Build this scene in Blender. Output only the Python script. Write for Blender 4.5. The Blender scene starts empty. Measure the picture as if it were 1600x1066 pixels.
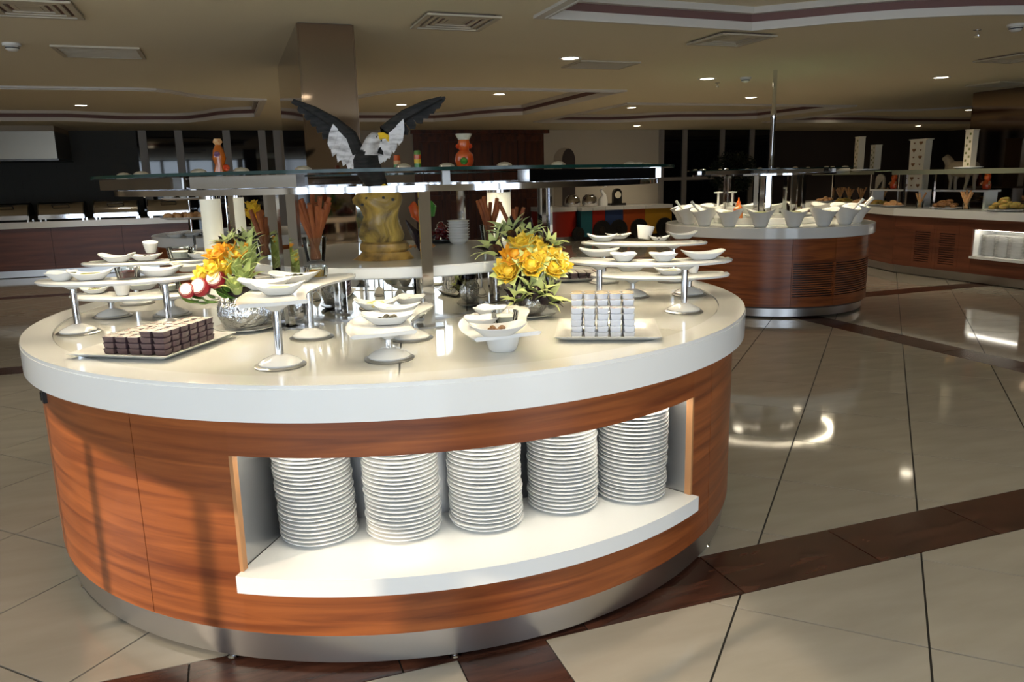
import bpy, math, random
from mathutils import Vector, Matrix
from mathutils.geometry import tessellate_polygon
random.seed(7)
R_ = math.radians
SC = bpy.context.scene
COL = SC.collection
# ------------------------------------------------------------------ camera
F, PT, RO, HC = 1212.03, .2081, -.0225, 1.4388
_c, _s, _cp, _sp = math.cos(RO), math.sin(RO), math.cos(PT), math.sin(PT)
cam = bpy.data.cameras.new('camera'); cam.sensor_width = 36; cam.lens = F / 1600 * 36; cam.clip_end = 200
camo = bpy.data.objects.new('camera', cam); COL.objects.link(camo); SC.camera = camo
AX, AU, AF = Vector((_c, _s * _sp, _s * _cp)), Vector((-_s, _c * _sp, _c * _cp)), Vector((0, _cp, -_sp))
camo.matrix_world = Matrix(((AX.x, AU.x, -AF.x, 0), (AX.y, AU.y, -AF.y, 0), (AX.z, AU.z, -AF.z, HC), (0, 0, 0, 1)))
# ------------------------------------------------------------------ world, daylight, exposure
W = bpy.data.worlds.new('daylight_sky'); SC.world = W; W.use_nodes = True
bg = W.node_tree.nodes['Background']; bg.inputs[0].default_value = (.72, .85, 1, 1); bg.inputs[1].default_value = 5.0
SC.view_settings.view_transform = 'Standard'; SC.view_settings.look = 'None'
SC.view_settings.exposure = 0.08; SC.view_settings.gamma = 1; SC.view_settings.use_curve_mapping = False
SC.cycles.sample_clamp_indirect = 6; SC.cycles.caustics_reflective = False; SC.cycles.caustics_refractive = False
# ------------------------------------------------------------------ room frame (u along the strips, v away from the camera)
ANG = math.pi / 4 - .4458
E1, E2 = Vector((math.cos(ANG), math.sin(ANG), 0)), Vector((-math.sin(ANG), math.cos(ANG), 0))
def U(u, v, z=0): return E1 * u + E2 * v + Vector((0, 0, z))
def ray(px, py):
    x, y = (px - 800) / F, -(py - 533) / F
    x, y = _c * x - _s * y, _s * x + _c * y
    return Vector((x, _cp + y * _sp, -_sp + y * _cp))
def P(px, py, z):                                   # point of a pixel on the level z
    d = ray(px, py); return d * ((z - HC) / d.z) + Vector((0, 0, HC))
def PD(px, py, xy):                                 # height of a pixel above the place xy
    d = ray(px, py); t = math.hypot(xy[0], xy[1]) / math.hypot(d.x, d.y); p = d * t; return Vector((p.x, p.y, p.z + HC))
def PY(px, py, y):
    d = ray(px, py); p = d * (y / d.y); return Vector((p.x, p.y, p.z + HC))
CX, CY = -.4943, 3.5339                             # the round counter's centre
def CP(r, az, z=0): a = R_(az); return Vector((CX + r * math.sin(a), CY - r * math.cos(a), z))
# portals in the window wall behind the camera
pl = bpy.data.lights.new('window_daylight', 'AREA'); pl.shape = 'RECTANGLE'; pl.size = 13.0; pl.size_y = 2.2
pl.cycles.is_portal = True
po = bpy.data.objects.new('window_daylight', pl); COL.objects.link(po)
po.matrix_world = Matrix.Translation(U(.5, -2.35, 1.2)) @ Matrix.Rotation(ANG, 4, 'Z') @ Matrix.Rotation(R_(90), 4, 'X')
po2 = po.copy(); po2.data = pl.copy(); COL.objects.link(po2); po2.data.size = 7.8; po2.data.size_y = .66
po2.matrix_world = Matrix.Translation(U(-6.02, 1.55, 2.08)) @ Matrix.Rotation(ANG - math.pi / 2, 4, 'Z') @ Matrix.Rotation(R_(90), 4, 'X')
# low sun through the barred high windows in the left wall
sl_ = bpy.data.lights.new('low_sun', 'SUN'); sl_.energy = 3.2; sl_.angle = R_(.3); sl_.color = (1, .82, .6)
slo = bpy.data.objects.new('low_sun', sl_); COL.objects.link(slo); slo.location = U(-9, -1, 6)
slo.rotation_euler = Vector((.83 * math.cos(R_(17)), .56 * math.cos(R_(17)), -math.sin(R_(17)))).to_track_quat('-Z', 'Y').to_euler()
# ------------------------------------------------------------------ materials
MATS = {}
def mat(name, col, rough=.5, metal=0, **k):
    if name in MATS: return MATS[name]
    m = bpy.data.materials.new(name); m.use_nodes = True; n = m.node_tree.nodes; L = m.node_tree.links
    b = n['Principled BSDF']; b.inputs['Base Color'].default_value = (*col, 1)
    b.inputs['Roughness'].default_value = rough; b.inputs['Metallic'].default_value = metal
    if 'spec' in k: b.inputs['Specular IOR Level'].default_value = k['spec']
    if 'coat' in k: b.inputs['Coat Weight'].default_value = k['coat']; b.inputs['Coat Roughness'].default_value = .08
    if 'emit' in k: b.inputs['Emission Color'].default_value = (*k.get('ecol', col), 1); b.inputs['Emission Strength'].default_value = k['emit']
    if 'trans' in k: b.inputs['Transmission Weight'].default_value = k['trans']; b.inputs['IOR'].default_value = 1.45
    if 'var' in k or 'bump' in k:
        tc = n.new('ShaderNodeTexCoord'); mp = n.new('ShaderNodeMapping'); mp.inputs['Scale'].default_value = k.get('scale', (1, 1, 1))
        vec = tc.outputs['Object']
        if k.get('cyl'):                            # wrap the grain round a vertical axis
            sx = n.new('ShaderNodeSeparateXYZ'); L.new(vec, sx.inputs[0])
            ng = n.new('ShaderNodeMath'); ng.operation = 'MULTIPLY'; ng.inputs[1].default_value = -1; L.new(sx.outputs[1], ng.inputs[0])
            at = n.new('ShaderNodeMath'); at.operation = 'ARCTAN2'; L.new(sx.outputs[0], at.inputs[0]); L.new(ng.outputs[0], at.inputs[1])
            cb = n.new('ShaderNodeCombineXYZ'); L.new(at.outputs[0], cb.inputs[0]); L.new(sx.outputs[2], cb.inputs[2]); vec = cb.outputs[0]
        L.new(vec, mp.inputs[0])
        nz = n.new('ShaderNodeTexNoise'); nz.inputs['Scale'].default_value = k.get('ns', 6); nz.inputs['Detail'].default_value = k.get('det', 5)
        nz.inputs['Distortion'].default_value = k.get('dist', 0); L.new(mp.outputs[0], nz.inputs['Vector'])
        if 'var' in k:
            cr = n.new('ShaderNodeValToRGB'); e = cr.color_ramp.elements; c2 = k['var']
            e[0].position = k.get('p0', .35); e[1].position = k.get('p1', .65)
            e[0].color = (*c2, 1); e[1].color = (*col, 1); L.new(nz.outputs['Fac'], cr.inputs[0]); L.new(cr.outputs[0], b.inputs['Base Color'])
        if 'bump' in k:
            bp = n.new('ShaderNodeBump'); bp.inputs['Strength'].default_value = k['bump']; bp.inputs['Distance'].default_value = k.get('bd', .01)
            L.new(nz.outputs['Fac'], bp.inputs['Height']); L.new(bp.outputs[0], b.inputs['Normal'])
    MATS[name] = m; return m
def pane(name, tint, refl=.08, opac=0.0):
    m = bpy.data.materials.new(name); m.use_nodes = True; n = m.node_tree.nodes; L = m.node_tree.links
    n.remove(n['Principled BSDF']); o = n['Material Output']
    t = n.new('ShaderNodeBsdfTransparent'); t.inputs[0].default_value = (*tint, 1)
    g = n.new('ShaderNodeBsdfGlossy'); g.inputs['Roughness'].default_value = .02; g.inputs[0].default_value = (1, 1, 1, 1)
    fr = n.new('ShaderNodeFresnel'); fr.inputs[0].default_value = 1.5
    mx = n.new('ShaderNodeMixShader'); L.new(fr.outputs[0], mx.inputs[0]); L.new(t.outputs[0], mx.inputs[1]); L.new(g.outputs[0], mx.inputs[2])
    L.new(mx.outputs[0], o.inputs[0]); MATS[name] = m; return m
mat('tile', (.38, .345, .29), .06, var=(.32, .288, .24), ns=2.2, scale=(1, 4, 1), det=8, p0=.3, p1=.7, spec=.55)
mat('grout', (.03, .028, .025), .8)
mat('strip', (.085, .034, .022), .2, var=(.035, .015, .011), ns=3, scale=(1.2, 7, 1), det=6, dist=.6)
mat('ceiling', (.76, .68, .50), .8)
mat('moulding', (.62, .58, .52), .6)
mat('brown_band', (.17, .085, .075), .7)
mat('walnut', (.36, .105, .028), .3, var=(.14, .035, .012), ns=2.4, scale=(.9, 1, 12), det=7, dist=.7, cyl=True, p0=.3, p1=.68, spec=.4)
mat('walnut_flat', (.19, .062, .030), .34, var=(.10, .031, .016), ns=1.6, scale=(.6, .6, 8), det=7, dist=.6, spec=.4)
mat('wood_edge', (.42, .2, .08), .5)
mat('solid_white', (.80, .80, .78), .12, spec=.5)
mat('inset_white', (.74, .73, .68), .05, spec=.6)
mat('porcelain', (.82, .81, .78), .12, spec=.5)
mat('chrome', (.78, .78, .8), .06, 1)
mat('steel', (.56, .55, .54), .28, 1, bump=.05, ns=30, scale=(1, 1, 40), bd=.002)
mat('mirror', (.66, .64, .60), .015, 1)
mat('bronze_mirror', (.30, .235, .19), .05, 1)
mat('hood_steel', (.30, .27, .22), .33, 1)
mat('dark_steel', (.09, .085, .08), .25, .9)
mat('black', (.012, .012, .012), .4)
mat('dark_glass', (.006, .006, .007), .03, spec=.6)
mat('foil', (.82, .82, .83), .16, 1, bump=.9, ns=42, bd=.02, det=3)
mat('kitchen_tile', (.075, .072, .062), .6, spec=.25)
mat('wall_white', (.60, .54, .44), .8)
mat('wall_beige', (.40, .34, .26), .8)
mat('wall_dark', (.055, .04, .036), .6)
mat('door_wood', (.13, .034, .015), .35, var=(.05, .016, .01), ns=2, scale=(6, 6, .7), det=6)
mat('frame_grey', (.34, .31, .27), .5)
mat('light_disc', (1, 1, 1), .5, emit=14, ecol=(1, .88, .66))
mat('led', (1, 1, 1), .5, emit=85, ecol=(1, .86, .60))
mat('led_niche', (1, 1, 1), .5, emit=13, ecol=(1, .93, .78))
mat('frost', (.78, .77, .66), .4, emit=.25, ecol=(1, .93, .7))
mat('vent_beige', (.50, .44, .33), .6)
mat('plastic_white', (.7, .68, .62), .4)
mat('yellow', (.86, .46, .015), .45, var=(.80, .62, .06), ns=30)
mat('orange', (.85, .28, .012), .45, var=(.85, .44, .02), ns=30)
mat('pale_petal', (.72, .74, .33), .5, var=(.48, .58, .16), ns=14)
mat('green', (.06, .17, .02), .4, var=(.16, .30, .05), ns=25)
mat('light_green', (.34, .45, .10), .45, var=(.55, .6, .25), ns=20)
mat('aubergine', (.022, .010, .014), .25)
mat('radish', (.22, .006, .015), .3)
mat('glass_fascia', (.20, .21, .15), .15)
mat('radish_flesh', (.80, .66, .52), .5, var=(.85, .78, .66), ns=20)
mat('cinnamon', (.40, .115, .03), .6, var=(.26, .065, .018), ns=14, scale=(3, 3, .6))
mat('rock', (.66, .42, .08), .25, var=(.13, .085, .03), ns=7, det=9, bump=.8, bd=.03, p0=.34, p1=.66, dist=1.2)
mat('rock_base', (.52, .30, .07), .3, var=(.17, .10, .035), ns=18, det=8, bump=.4, bd=.01)
mat('feather_dark', (.010, .010, .010), .7, var=(.028, .026, .025), ns=20, scale=(1, 1, 5), spec=.2)
mat('feather_white', (.68, .66, .66), .5, var=(.30, .28, .28), ns=22, scale=(1, 1, 3), p0=.3, p1=.55)
mat('beak', (.80, .50, .02), .3)
mat('red_glaze', (.55, .03, .01), .18, var=(.66, .13, .02), ns=8)
mat('green_glaze', (.05, .22, .03), .2)
mat('cream_glaze', (.72, .66, .52), .3)
mat('amber', (.45, .11, .01), .12, coat=.5)
mat('honey', (.62, .33, .02), .15)
mat('jam', (.10, .006, .008), .12)
mat('butter', (.83, .70, .28), .5)
mat('cream', (.80, .76, .66), .5)
mat('pink', (.75, .45, .42), .5)
mat('olive', (.03, .025, .015), .25)
mat('herb', (.10, .17, .03), .5, var=(.25, .2, .05), ns=50)
mat('brown_food', (.16, .06, .02), .5, var=(.30, .15, .05), ns=40, bump=.5)
mat('mixed_food', (.50, .26, .06), .5, var=(.36, .32, .07), ns=30, bump=.5)
mat('orange_food', (.70, .30, .10), .5, var=(.75, .5, .25), ns=60, bump=.4)
mat('choc_cup', (.075, .045, .055), .3)
mat('choc_lid', (.66, .63, .58), .25, var=(.26, .05, .04), ns=40, p0=.38, p1=.44)
mat('white_cup', (.68, .70, .76), .25)
mat('white_lid', (.72, .70, .66), .22, var=(.36, .22, .12), ns=40, p0=.40, p1=.48)
mat('red_paint', (.42, .025, .012), .3)
mat('teal_paint', (.02, .15, .19), .4)
mat('blue_paint', (.03, .06, .17), .4)
mat('orange_paint', (.42, .08, .015), .4)
mat('yellow_paint', (.48, .25, .02), .4)
mat('leaf_dark', (.012, .022, .010), .5)
mat('stone', (.33, .27, .18), .6, var=(.30, .24, .16), ns=12)
mat('purple', (.16, .07, .16), .3)
pane('clear_glass', (.97, .985, .98)); pane('green_glass', (.80, .93, .88)); pane('crystal', (.93, .95, .93))
mat('glass_edge', (.004, .022, .017), .15, spec=.3)
mat('beam_steel', (.60, .59, .58), .09, 1)
# ------------------------------------------------------------------ mesh builder
class MB:
    def __init__(s): s.v = []; s.f = []
    def add(s, vs, fs):
        o = len(s.v); s.v += [tuple(v) for v in vs]; s.f += [tuple(i + o for i in f) for f in fs]; return s
    def loft(s, rings, cap=True, closed=True, loop=False):
        n = len(rings[0]); vs = [p for r in rings for p in r]; fs = []
        m = len(rings)
        for i in range(m if loop else m - 1):
            for j in range(n if closed else n - 1):
                a, b = i * n + j, i * n + (j + 1) % n; i2 = (i + 1) % m
                fs.append((a, b, i2 * n + (j + 1) % n, i2 * n + j))
        if cap and closed and not loop: fs += [tuple(range(n - 1, -1, -1)), tuple(range((m - 1) * n, m * n))]
        return s.add(vs, fs)
    def box(s, x0, x1, y0, y1, z0, z1):
        return s.loft([[(x0, y0, z), (x1, y0, z), (x1, y1, z), (x0, y1, z)] for z in (z0, z1)])
    def prism(s, poly, z0, z1): return s.loft([[(x, y, z) for x, y in poly] for z in (z0, z1)])
    def lathe(s, prof, n=24, c=(0, 0, 0), cap=True):
        return s.loft([[(c[0] + r * math.cos(2 * math.pi * j / n), c[1] + r * math.sin(2 * math.pi * j / n), c[2] + z) for j in range(n)] for r, z in prof], cap)
    def arc(s, r0, r1, z0, z1, a0, a1, n=None):     # annular sector, angles in degrees, 0 towards the camera
        full = a1 - a0 >= 359.9; n = n or max(2, int((a1 - a0) / 3)); rings = []
        for i in range(n if full else n + 1):
            a = R_(a0 + (a1 - a0) * i / n); sx, cy = math.sin(a), -math.cos(a)
            rings.append([(r0 * sx, r0 * cy, z0), (r1 * sx, r1 * cy, z0), (r1 * sx, r1 * cy, z1), (r0 * sx, r0 * cy, z1)])
        return s.loft(rings, loop=full)
    def tube(s, pts, rad, n=8):
        pts = [Vector(p) for p in pts]; rings = []; rad = rad if isinstance(rad, (list, tuple)) else [rad] * len(pts)
        for i, p in enumerate(pts):
            t = (pts[min(i + 1, len(pts) - 1)] - pts[max(i - 1, 0)]).normalized()
            a = t.cross(Vector((0, 0, 1)) if abs(t.z) < .9 else Vector((1, 0, 0))).normalized(); b = t.cross(a)
            rings.append([p + (a * math.cos(2 * math.pi * j / n) + b * math.sin(2 * math.pi * j / n)) * rad[i] for j in range(n)])
        return s.loft(rings)
    def mesh(s, name, m, ang=35):
        me = bpy.data.meshes.new(name); me.from_pydata(s.v, [], s.f); me.update()
        import bmesh
        b = bmesh.new(); b.from_mesh(me); bmesh.ops.recalc_face_normals(b, faces=b.faces); b.to_mesh(me); b.free()
        me.polygons.foreach_set('use_smooth', [True] * len(me.polygons)); me.set_sharp_from_angle(angle=R_(ang))
        me.materials.append(MATS[m]); return me
    def build(s, name, m, parent=None, loc=(0, 0, 0), rz=0, ang=35): return put(s.mesh(name, m, ang), name, parent, loc, rz)
def put(me, name, parent=None, loc=(0, 0, 0), rz=0, rot=None, sc=None):
    o = bpy.data.objects.new(name, me); COL.objects.link(o); o.parent = parent; o.location = loc
    o.rotation_euler = rot if rot else (0, 0, rz)
    if sc: o.scale = sc if isinstance(sc, (tuple, list)) else (sc, sc, sc)
    return o
def tag(o, label, cat, group=None):
    o['label'] = label; o['category'] = cat
    if group: o['group'] = group
    return o
def thing(name, label, cat, loc=(0, 0, 0), rz=0, group=None):
    o = bpy.data.objects.new(name, None); COL.objects.link(o); o.empty_display_size = .05
    o.location = loc; o.rotation_euler = (0, 0, rz); return tag(o, label, cat, group)
def struct(o): o['kind'] = 'structure'; return o
def copy_tree(o, parent=None):
    c = o.copy(); COL.objects.link(c); c.parent = parent
    for ch in list(o.children): copy_tree(ch, c)
    return c
def dup(o, loc, rz=0, label=None, group=None):
    c = copy_tree(o); c.location = loc; c.rotation_euler = (0, 0, rz)
    if label: c['label'] = label
    if group: c['group'] = group
    return c
def PV(px, py, v):                                  # pixel on the upright plane v
    d = ray(px, py); t = (v) / (d.dot(E2)); p = d * t; return (p.dot(E1), p.z + HC)
def PU(px, py, u):
    d = ray(px, py); t = u / d.dot(E1); p = d * t; return (p.dot(E2), p.z + HC)
def ubox(u0, u1, v0, v1, z0, z1): return MB().box(u0, u1, v0, v1, z0, z1)
def ub(name, m, u0, u1, v0, v1, z0, z1, parent=None):      # a box in the room frame (its origin in the middle of its foot)
    cu, cv = (u0 + u1) / 2, (v0 + v1) / 2
    return MB().box(u0 - cu, u1 - cu, v0 - cv, v1 - cv, 0, z1 - z0).build(name, m, parent, U(cu, cv, z0) if parent is None else (cu, cv, z0), ANG if parent is None else 0)
def frame_empty(name, label, cat, group=None): return thing(name, label, cat, (0, 0, 0), ANG, group)
# ================================================================== FLOOR
TH = -.4458; TN = Vector((math.cos(TH), math.sin(TH))); TM = Vector((-TN.y, TN.x)); TA, TB, OX, OY = .5772, .6093, -.3587, 3.0683
HS = [(2.06, 2.345), (6.96, 7.245), (11.86, 12.145)]; VS = [(-8.9, -8.615), (-4.1, -3.815), (.53, .815), (5.2, 5.485), (9.9, 10.185), (14.6, 14.885)]
def clip(poly, ax, lim, keep_less):
    out = []
    for i in range(len(poly)):
        a, b = poly[i], poly[(i + 1) % len(poly)]; da, db = a[ax] - lim, b[ax] - lim
        if not keep_less: da, db = -da, -db
        if da <= 0: out.append(a)
        if (da < 0 < db) or (db < 0 < da):
            t = da / (da - db); out.append((a[0] + (b[0] - a[0]) * t, a[1] + (b[1] - a[1]) * t))
    return out if len(out) > 2 else []
def area(p): return abs(sum(p[i][0] * p[(i + 1) % len(p)][1] - p[(i + 1) % len(p)][0] * p[i][1] for i in range(len(p)))) / 2
def cut(polys, ax, lo, hi):
    r = []
    for p in polys:
        for q in (clip(p, ax, lo - .004, True), clip(p, ax, hi + .004, False)):
            if q and area(q) > 2e-4: r.append(q)
    return r
def pix(p):
    q = p - Vector((0, 0, HC)); z = q.dot(AF)
    return None if z < .3 else (800 + F * q.dot(AX) / z, 533 - F * q.dot(AU) / z)
floor = struct(ub('floor', 'grout', -10, 20, -2.6, 18.5, -.12, -.006))
FO = floor.location.copy()
pieces = []
for i in range(-34, 42):
    for k in range(-12, 44):
        s0, t0, g = OX + i * TA, OY + k * TB, .0035
        quad = [TN * (s0 + a) + TM * (t0 + b) for a, b in ((g, g), (TA - g, g), (TA - g, TB - g), (g, TB - g))]
        q = [(p.x * E1.x + p.y * E1.y, p.x * E2.x + p.y * E2.y) for p in quad]
        if max(a for a, b in q) < -9.9 or min(a for a, b in q) > 19.9 or max(b for a, b in q) < -2.3 or min(b for a, b in q) > 17.0: continue
        ps = [q]
        for lo, hi in HS: ps = cut(ps, 1, lo, hi)
        for lo, hi in VS: ps = cut(ps, 0, lo, hi)
        whole = len(ps) == 1 and len(ps[0]) == 4 and abs(area(ps[0]) - (TA - 2 * g) * (TB - 2 * g)) < 1e-5
        for p in ps: pieces.append(('tile', p, whole))
for lo, hi in HS:
    for k in range(-20, 32):
        a = 1.57 + .605 * k; pieces.append(('strip_tile', [(a + .003, lo), (a + .602, lo), (a + .602, hi), (a + .003, hi)], True))
for lo, hi in VS:
    bs = [-2.5] + [x for h in HS for x in h] + [17.0]
    for j in range(0, len(bs), 2):
        b = bs[j + 1]
        while b > bs[j] + .05:
            a = max(bs[j], b - .605); pieces.append(('strip_tile', [(lo, a + .003), (hi, a + .003), (hi, b - .003), (lo, b - .003)], abs(b - a - .605) < 1e-6)); b = a
def vis(p):
    c = U(sum(a for a, b in p) / len(p), sum(b for a, b in p) / len(p)); q = pix(c)
    return (q is not None and -150 < q[0] < 1750 and 250 < q[1] < 1250), c.length
vl = [(d, i) for i, (n, p, w) in enumerate(pieces) for ok, d in [vis(p)] if ok and math.hypot(U(*p[0]).x - CX, U(*p[0]).y - CY) > .95]
single = {'tile': set(), 'strip_tile': set()}
for d, i in sorted(vl):
    s = single[pieces[i][0]]
    if len(s) < (290 if pieces[i][0] == 'tile' else 200): s.add(i)
shared = {}; rest = {'tile': MB(), 'strip_tile': MB()}
Ri = Matrix.Rotation(-ANG, 3, 'Z')
for i, (n, p, w) in enumerate(pieces):
    m = 'tile' if n == 'tile' else 'strip'
    if i in single[n]:
        c = (sum(a for a, b in p) / len(p), sum(b for a, b in p) / len(p)); ordr = 'h' if (n == 'strip_tile' and abs(p[1][0] - p[0][0]) > .4) else 'v'
        key = (n, ordr) if w else None; me = shared.get(key)
        if me is None:
            me = MB().prism([(a - c[0], b - c[1]) for a, b in p], -.012, 0).mesh(n, m)
            if key: shared[key] = me
        cu, cv = .5 * (-10 + 20), .5 * (-2.6 + 18.5)
        put(me, n, floor, (c[0] - cu, c[1] - cv, .12))
    else: rest[n].prism([(a - 5, b - 7.95) for a, b in p], -.012, 0)
for n, b in rest.items():
    o = b.build(n + '_far_field', 'tile' if n == 'tile' else 'strip', floor, (0, 0, .12)); o['kind'] = 'stuff'
# ================================================================== CEILING with raised trays
ZC = 2.48
TR = [[(2.05, 1.4), (2.05, 5.03), (3.72, 5.1), (3.95, 4.9), (4.2, 4.66), (4.5, 4.45), (4.9, 4.25), (5.4, 4.1), (6, 4.02), (7.2, 4.0), (7.2, 1.4)],
      [(-5.5, 9.8), (-.95, 9.7), (-.68, 9.75), (-.5, 9.95), (-.38, 10.2), (-.15, 10.45), (.1, 10.62), (.5, 10.72), (.5, 13.25), (.2, 13.4), (-.05, 13.65), (-.25, 14.1), (-.5, 14.5), (-.75, 14.65), (-1.5, 14.66), (-2.3, 14.2), (-5.5, 14.3)],
      [(1.62, 10.3), (1.75, 9.9), (1.95, 9.5), (2.25, 9.25), (2.7, 9.15), (4.77, 9.15), (4.75, 12.6), (4.4, 12.85), (4.1, 13.3), (3.9, 13.9), (3.6, 14.2), (1.62, 14.25)],
      [(5.7, 10.7), (9.86, 10.7), (9.86, 13.2), (9.5, 13.45), (8.3, 13.6), (7.9, 13.85), (7.6, 14.2), (7.2, 14.42), (5.7, 14.42)],
      [(10.9, 11.5), (11.8, 11.3), (12.2, 10.9), (12.6, 10.45), (13.2, 10.3), (17.5, 10.3), (17.5, 14.5), (14.6, 14.5), (13.9, 14.3), (13.2, 14.2), (10.9, 14.3)]]
outer = [(-6.15, -2.5), (20, -2.5), (20, 18.4), (-6.15, 18.4)]
loops = [outer] + TR; flat = [p for l in loops for p in l]
tris = tessellate_polygon([[Vector((a, b, 0)) for a, b in l] for l in loops])
ceil = struct(MB().add([(a, b, 0) for a, b in flat], tris).build('ceiling', 'ceiling', None, (0, 0, ZC), ANG))
ub('roof_slab', 'ceiling', -6.15, 20, -2.5, 18.4, .3, .4, ceil)
def offs(poly, d):
    n = len(poly); A = sum(poly[i][0] * poly[(i + 1) % n][1] - poly[(i + 1) % n][0] * poly[i][1] for i in range(n)); sg = 1 if A > 0 else -1; out = []
    for i in range(n):
        a, b, c = Vector(poly[i - 1]), Vector(poly[i]), Vector(poly[(i + 1) % n]); e, f = (b - a).normalized(), (c - b).normalized()
        n1, n2 = Vector((e.y, -e.x)), Vector((f.y, -f.x)); m = (n1 + n2).normalized(); k = 1 / max(.4, m.dot(n1)); out.append(tuple(b + m * (d * k * sg)))
    return out
def ringprism(inn, out, z0, z1):
    mb = MB(); n = len(inn)
    return mb.loft([[(*inn[i], z0), (*out[i], z0), (*out[i], z1), (*inn[i], z1)] for i in range(n)], loop=True)
for i, poly in enumerate(TR):
    t = struct(ringprism(offs(poly, -.004), offs(poly, .055), ZC - .02, ZC + .002).build('trim_%d' % (i + 1), 'moulding', None, (0, 0, 0), ANG, 20))
    ringprism(offs(poly, -.02), offs(poly, -.004), ZC - .028, ZC + .03).build('moulding_lip', 'moulding', t)
    ringprism(offs(poly, -.004), offs(poly, .02), ZC, ZC + .115).build('brown_band', 'brown_band', t)
    ringprism(offs(poly, -.05), offs(poly, .0), ZC + .085, ZC + .135).build('upper_moulding', 'moulding', t)
    MB().add([(*p, ZC + .13) for p in poly], tessellate_polygon([[Vector((*p, 0)) for p in poly]])).build('tray_panel', 'ceiling', t)
# ================================================================== WALLS
VB = 17.0
def wall(name, m, u0, u1, v0, v1, z0=-.006, z1=ZC + .12): return struct(ub(name, m, u0, u1, v0, v1, z0, z1))
uk = PV(217, 250, VB)[0]; uw1 = PV(440, 250, VB)[0]; ud0 = PV(650, 250, VB)[0]; ud1 = PV(850, 250, VB)[0]; uw2 = PV(1030, 250, VB)[0]; uw3 = PV(1205, 250, VB)[0]
wall('wall_back', 'kitchen_tile', -6, uk, VB, VB + .15)
wall('wall_back', 'wall_beige', uw1, ud0, VB, VB + .15)
wall('wall_back', 'wall_white', ud1, uw2, VB, VB + .15)
wall('wall_back', 'wall_dark', uw3, 19.8, VB + .6, VB + .75)
wall('wall_left', 'wall_beige', -6.15, -6, -2.5, 5.6, -.006, 1.72); wall('wall_left', 'wall_beige', -6.15, -6, 5.6, VB + .8); wall('wall_left', 'wall_beige', -6.15, -6, -2.5, 5.6, 2.42, ZC + .12)
w5 = thing('window_5', '', '', (0, 0, 0), ANG); del w5['label']; del w5['category']; struct(w5)
for k in range(-7, 11): ub('window_bar', 'frame_grey', -6.1, -6.05, .79 + .44 * k - (.05 if k == -1 else .019), .79 + .44 * k + (.05 if k == -1 else .019), 1.72, 2.42, w5)
wall('wall_right', 'wall_dark', 19.8, 19.95, -2.5, VB + .8)
# kitchen tiles: rows of slightly proud tiles near enough to tell apart
kt = MB()
for r_ in range(9):
    for c_ in range(20):
        u = uk - .06 - .3 * (c_ + 1) + (.15 if r_ % 2 else 0)
        if u > -5.9 and u + .29 < uk - .02: kt.box(u, u + .29, VB - .012, VB, 1.0 + r_ * .14, 1.0 + r_ * .14 + .132)
struct(kt.build('trim_6', 'kitchen_tile', None, (0, 0, 0), ANG))
def window(name, u0, u1, v, bars, z0, z1, rails=(), m='frame_grey', pm='dark_glass', wdt=.1):
    w = thing(name, '', '', (0, 0, 0), ANG); del w['label']; del w['category']; struct(w)
    for i, b in enumerate(bars): ub('mullion', m, b - wdt / 2, b + wdt / 2, v - .06, v + .06, z0, z1, w)
    for z in (z0, z1 - .08, *rails): ub('rail', m, u0, u1, v - .05, v + .05, z, z + .08, w)
    bb = sorted({u0, u1, *bars})
    for a, b in zip(bb, bb[1:]):
        if b - a > .05 and pm: ub('pane', pm, a, b, v - .012, v + .012, z0, z1, w)
    return w
bl = [PV(x, 260, VB)[0] for x in (228, 284, 358, 413, 436)]
window('window_1', uk, uw1, VB, bl, 0, ZC + .1, wdt=.14)
br = [PV(x, 260, VB)[0] for x in (1032, 1068, 1126, 1172, 1203)]
window('window_2', uw2, uw3, VB, br, 0, ZC + .1, (PV(1100, 281, VB)[1],), wdt=.12)
struct(ub('trim_7', 'wall_dark', uw3 - .05, uw3 + .05, VB, VB + .7, 0, ZC + .1))
# dark wooden panelling with a double door
dr = thing('door_1', '', '', (0, 0, 0), ANG); del dr['label']; del dr['category']; struct(dr)
ub('door_backing', 'door_wood', ud0, ud1, VB, VB + .15, 0, ZC + .1, dr)
n = 5; dw = (ud1 - ud0) / n
for i in range(n):
    a = ud0 + i * dw
    ub('stile', 'door_wood', a - .05, a + .05, VB - .05, VB, 0, ZC - .05, dr)
    for z0, z1 in ((.15, .95), (1.1, 2.2)): ub('door_panel', 'door_wood', a + .14, a + dw - .14, VB - .03, VB, z0, z1, dr)
    for z in (.0, .98, 2.24): ub('rail', 'door_wood', a + .05, a + dw - .05, VB - .045, VB, z, z + .1, dr)
ub('cornice', 'door_wood', ud0 - .1, ud1 + .1, VB - .1, VB, ZC - .08, ZC, dr)
# arched niche in the white wall
un, zn = PV(882, 262, VB); hn = PV(882, 231, VB)[1] - zn; wn = .27
pts = [(-wn, -1.0), (wn, -1.0)] + [(wn * math.cos(a * math.pi / 10), hn - wn + wn * 1.0 * math.sin(a * math.pi / 10)) for a in range(0, 11)]
pts2 = [(x * .62 + .1, z - .02) for x, z in pts]
o = MB().loft([[(x, y, z) for x, z in pts] for y in (-.012, 0)]).build('trim_8', 'wall_beige', None, U(un, VB, zn), ANG); struct(o)
MB().loft([[(x, y, z) for x, z in pts2] for y in (-.016, -.011)]).build('arch_opening', 'wall_dark', o)
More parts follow.
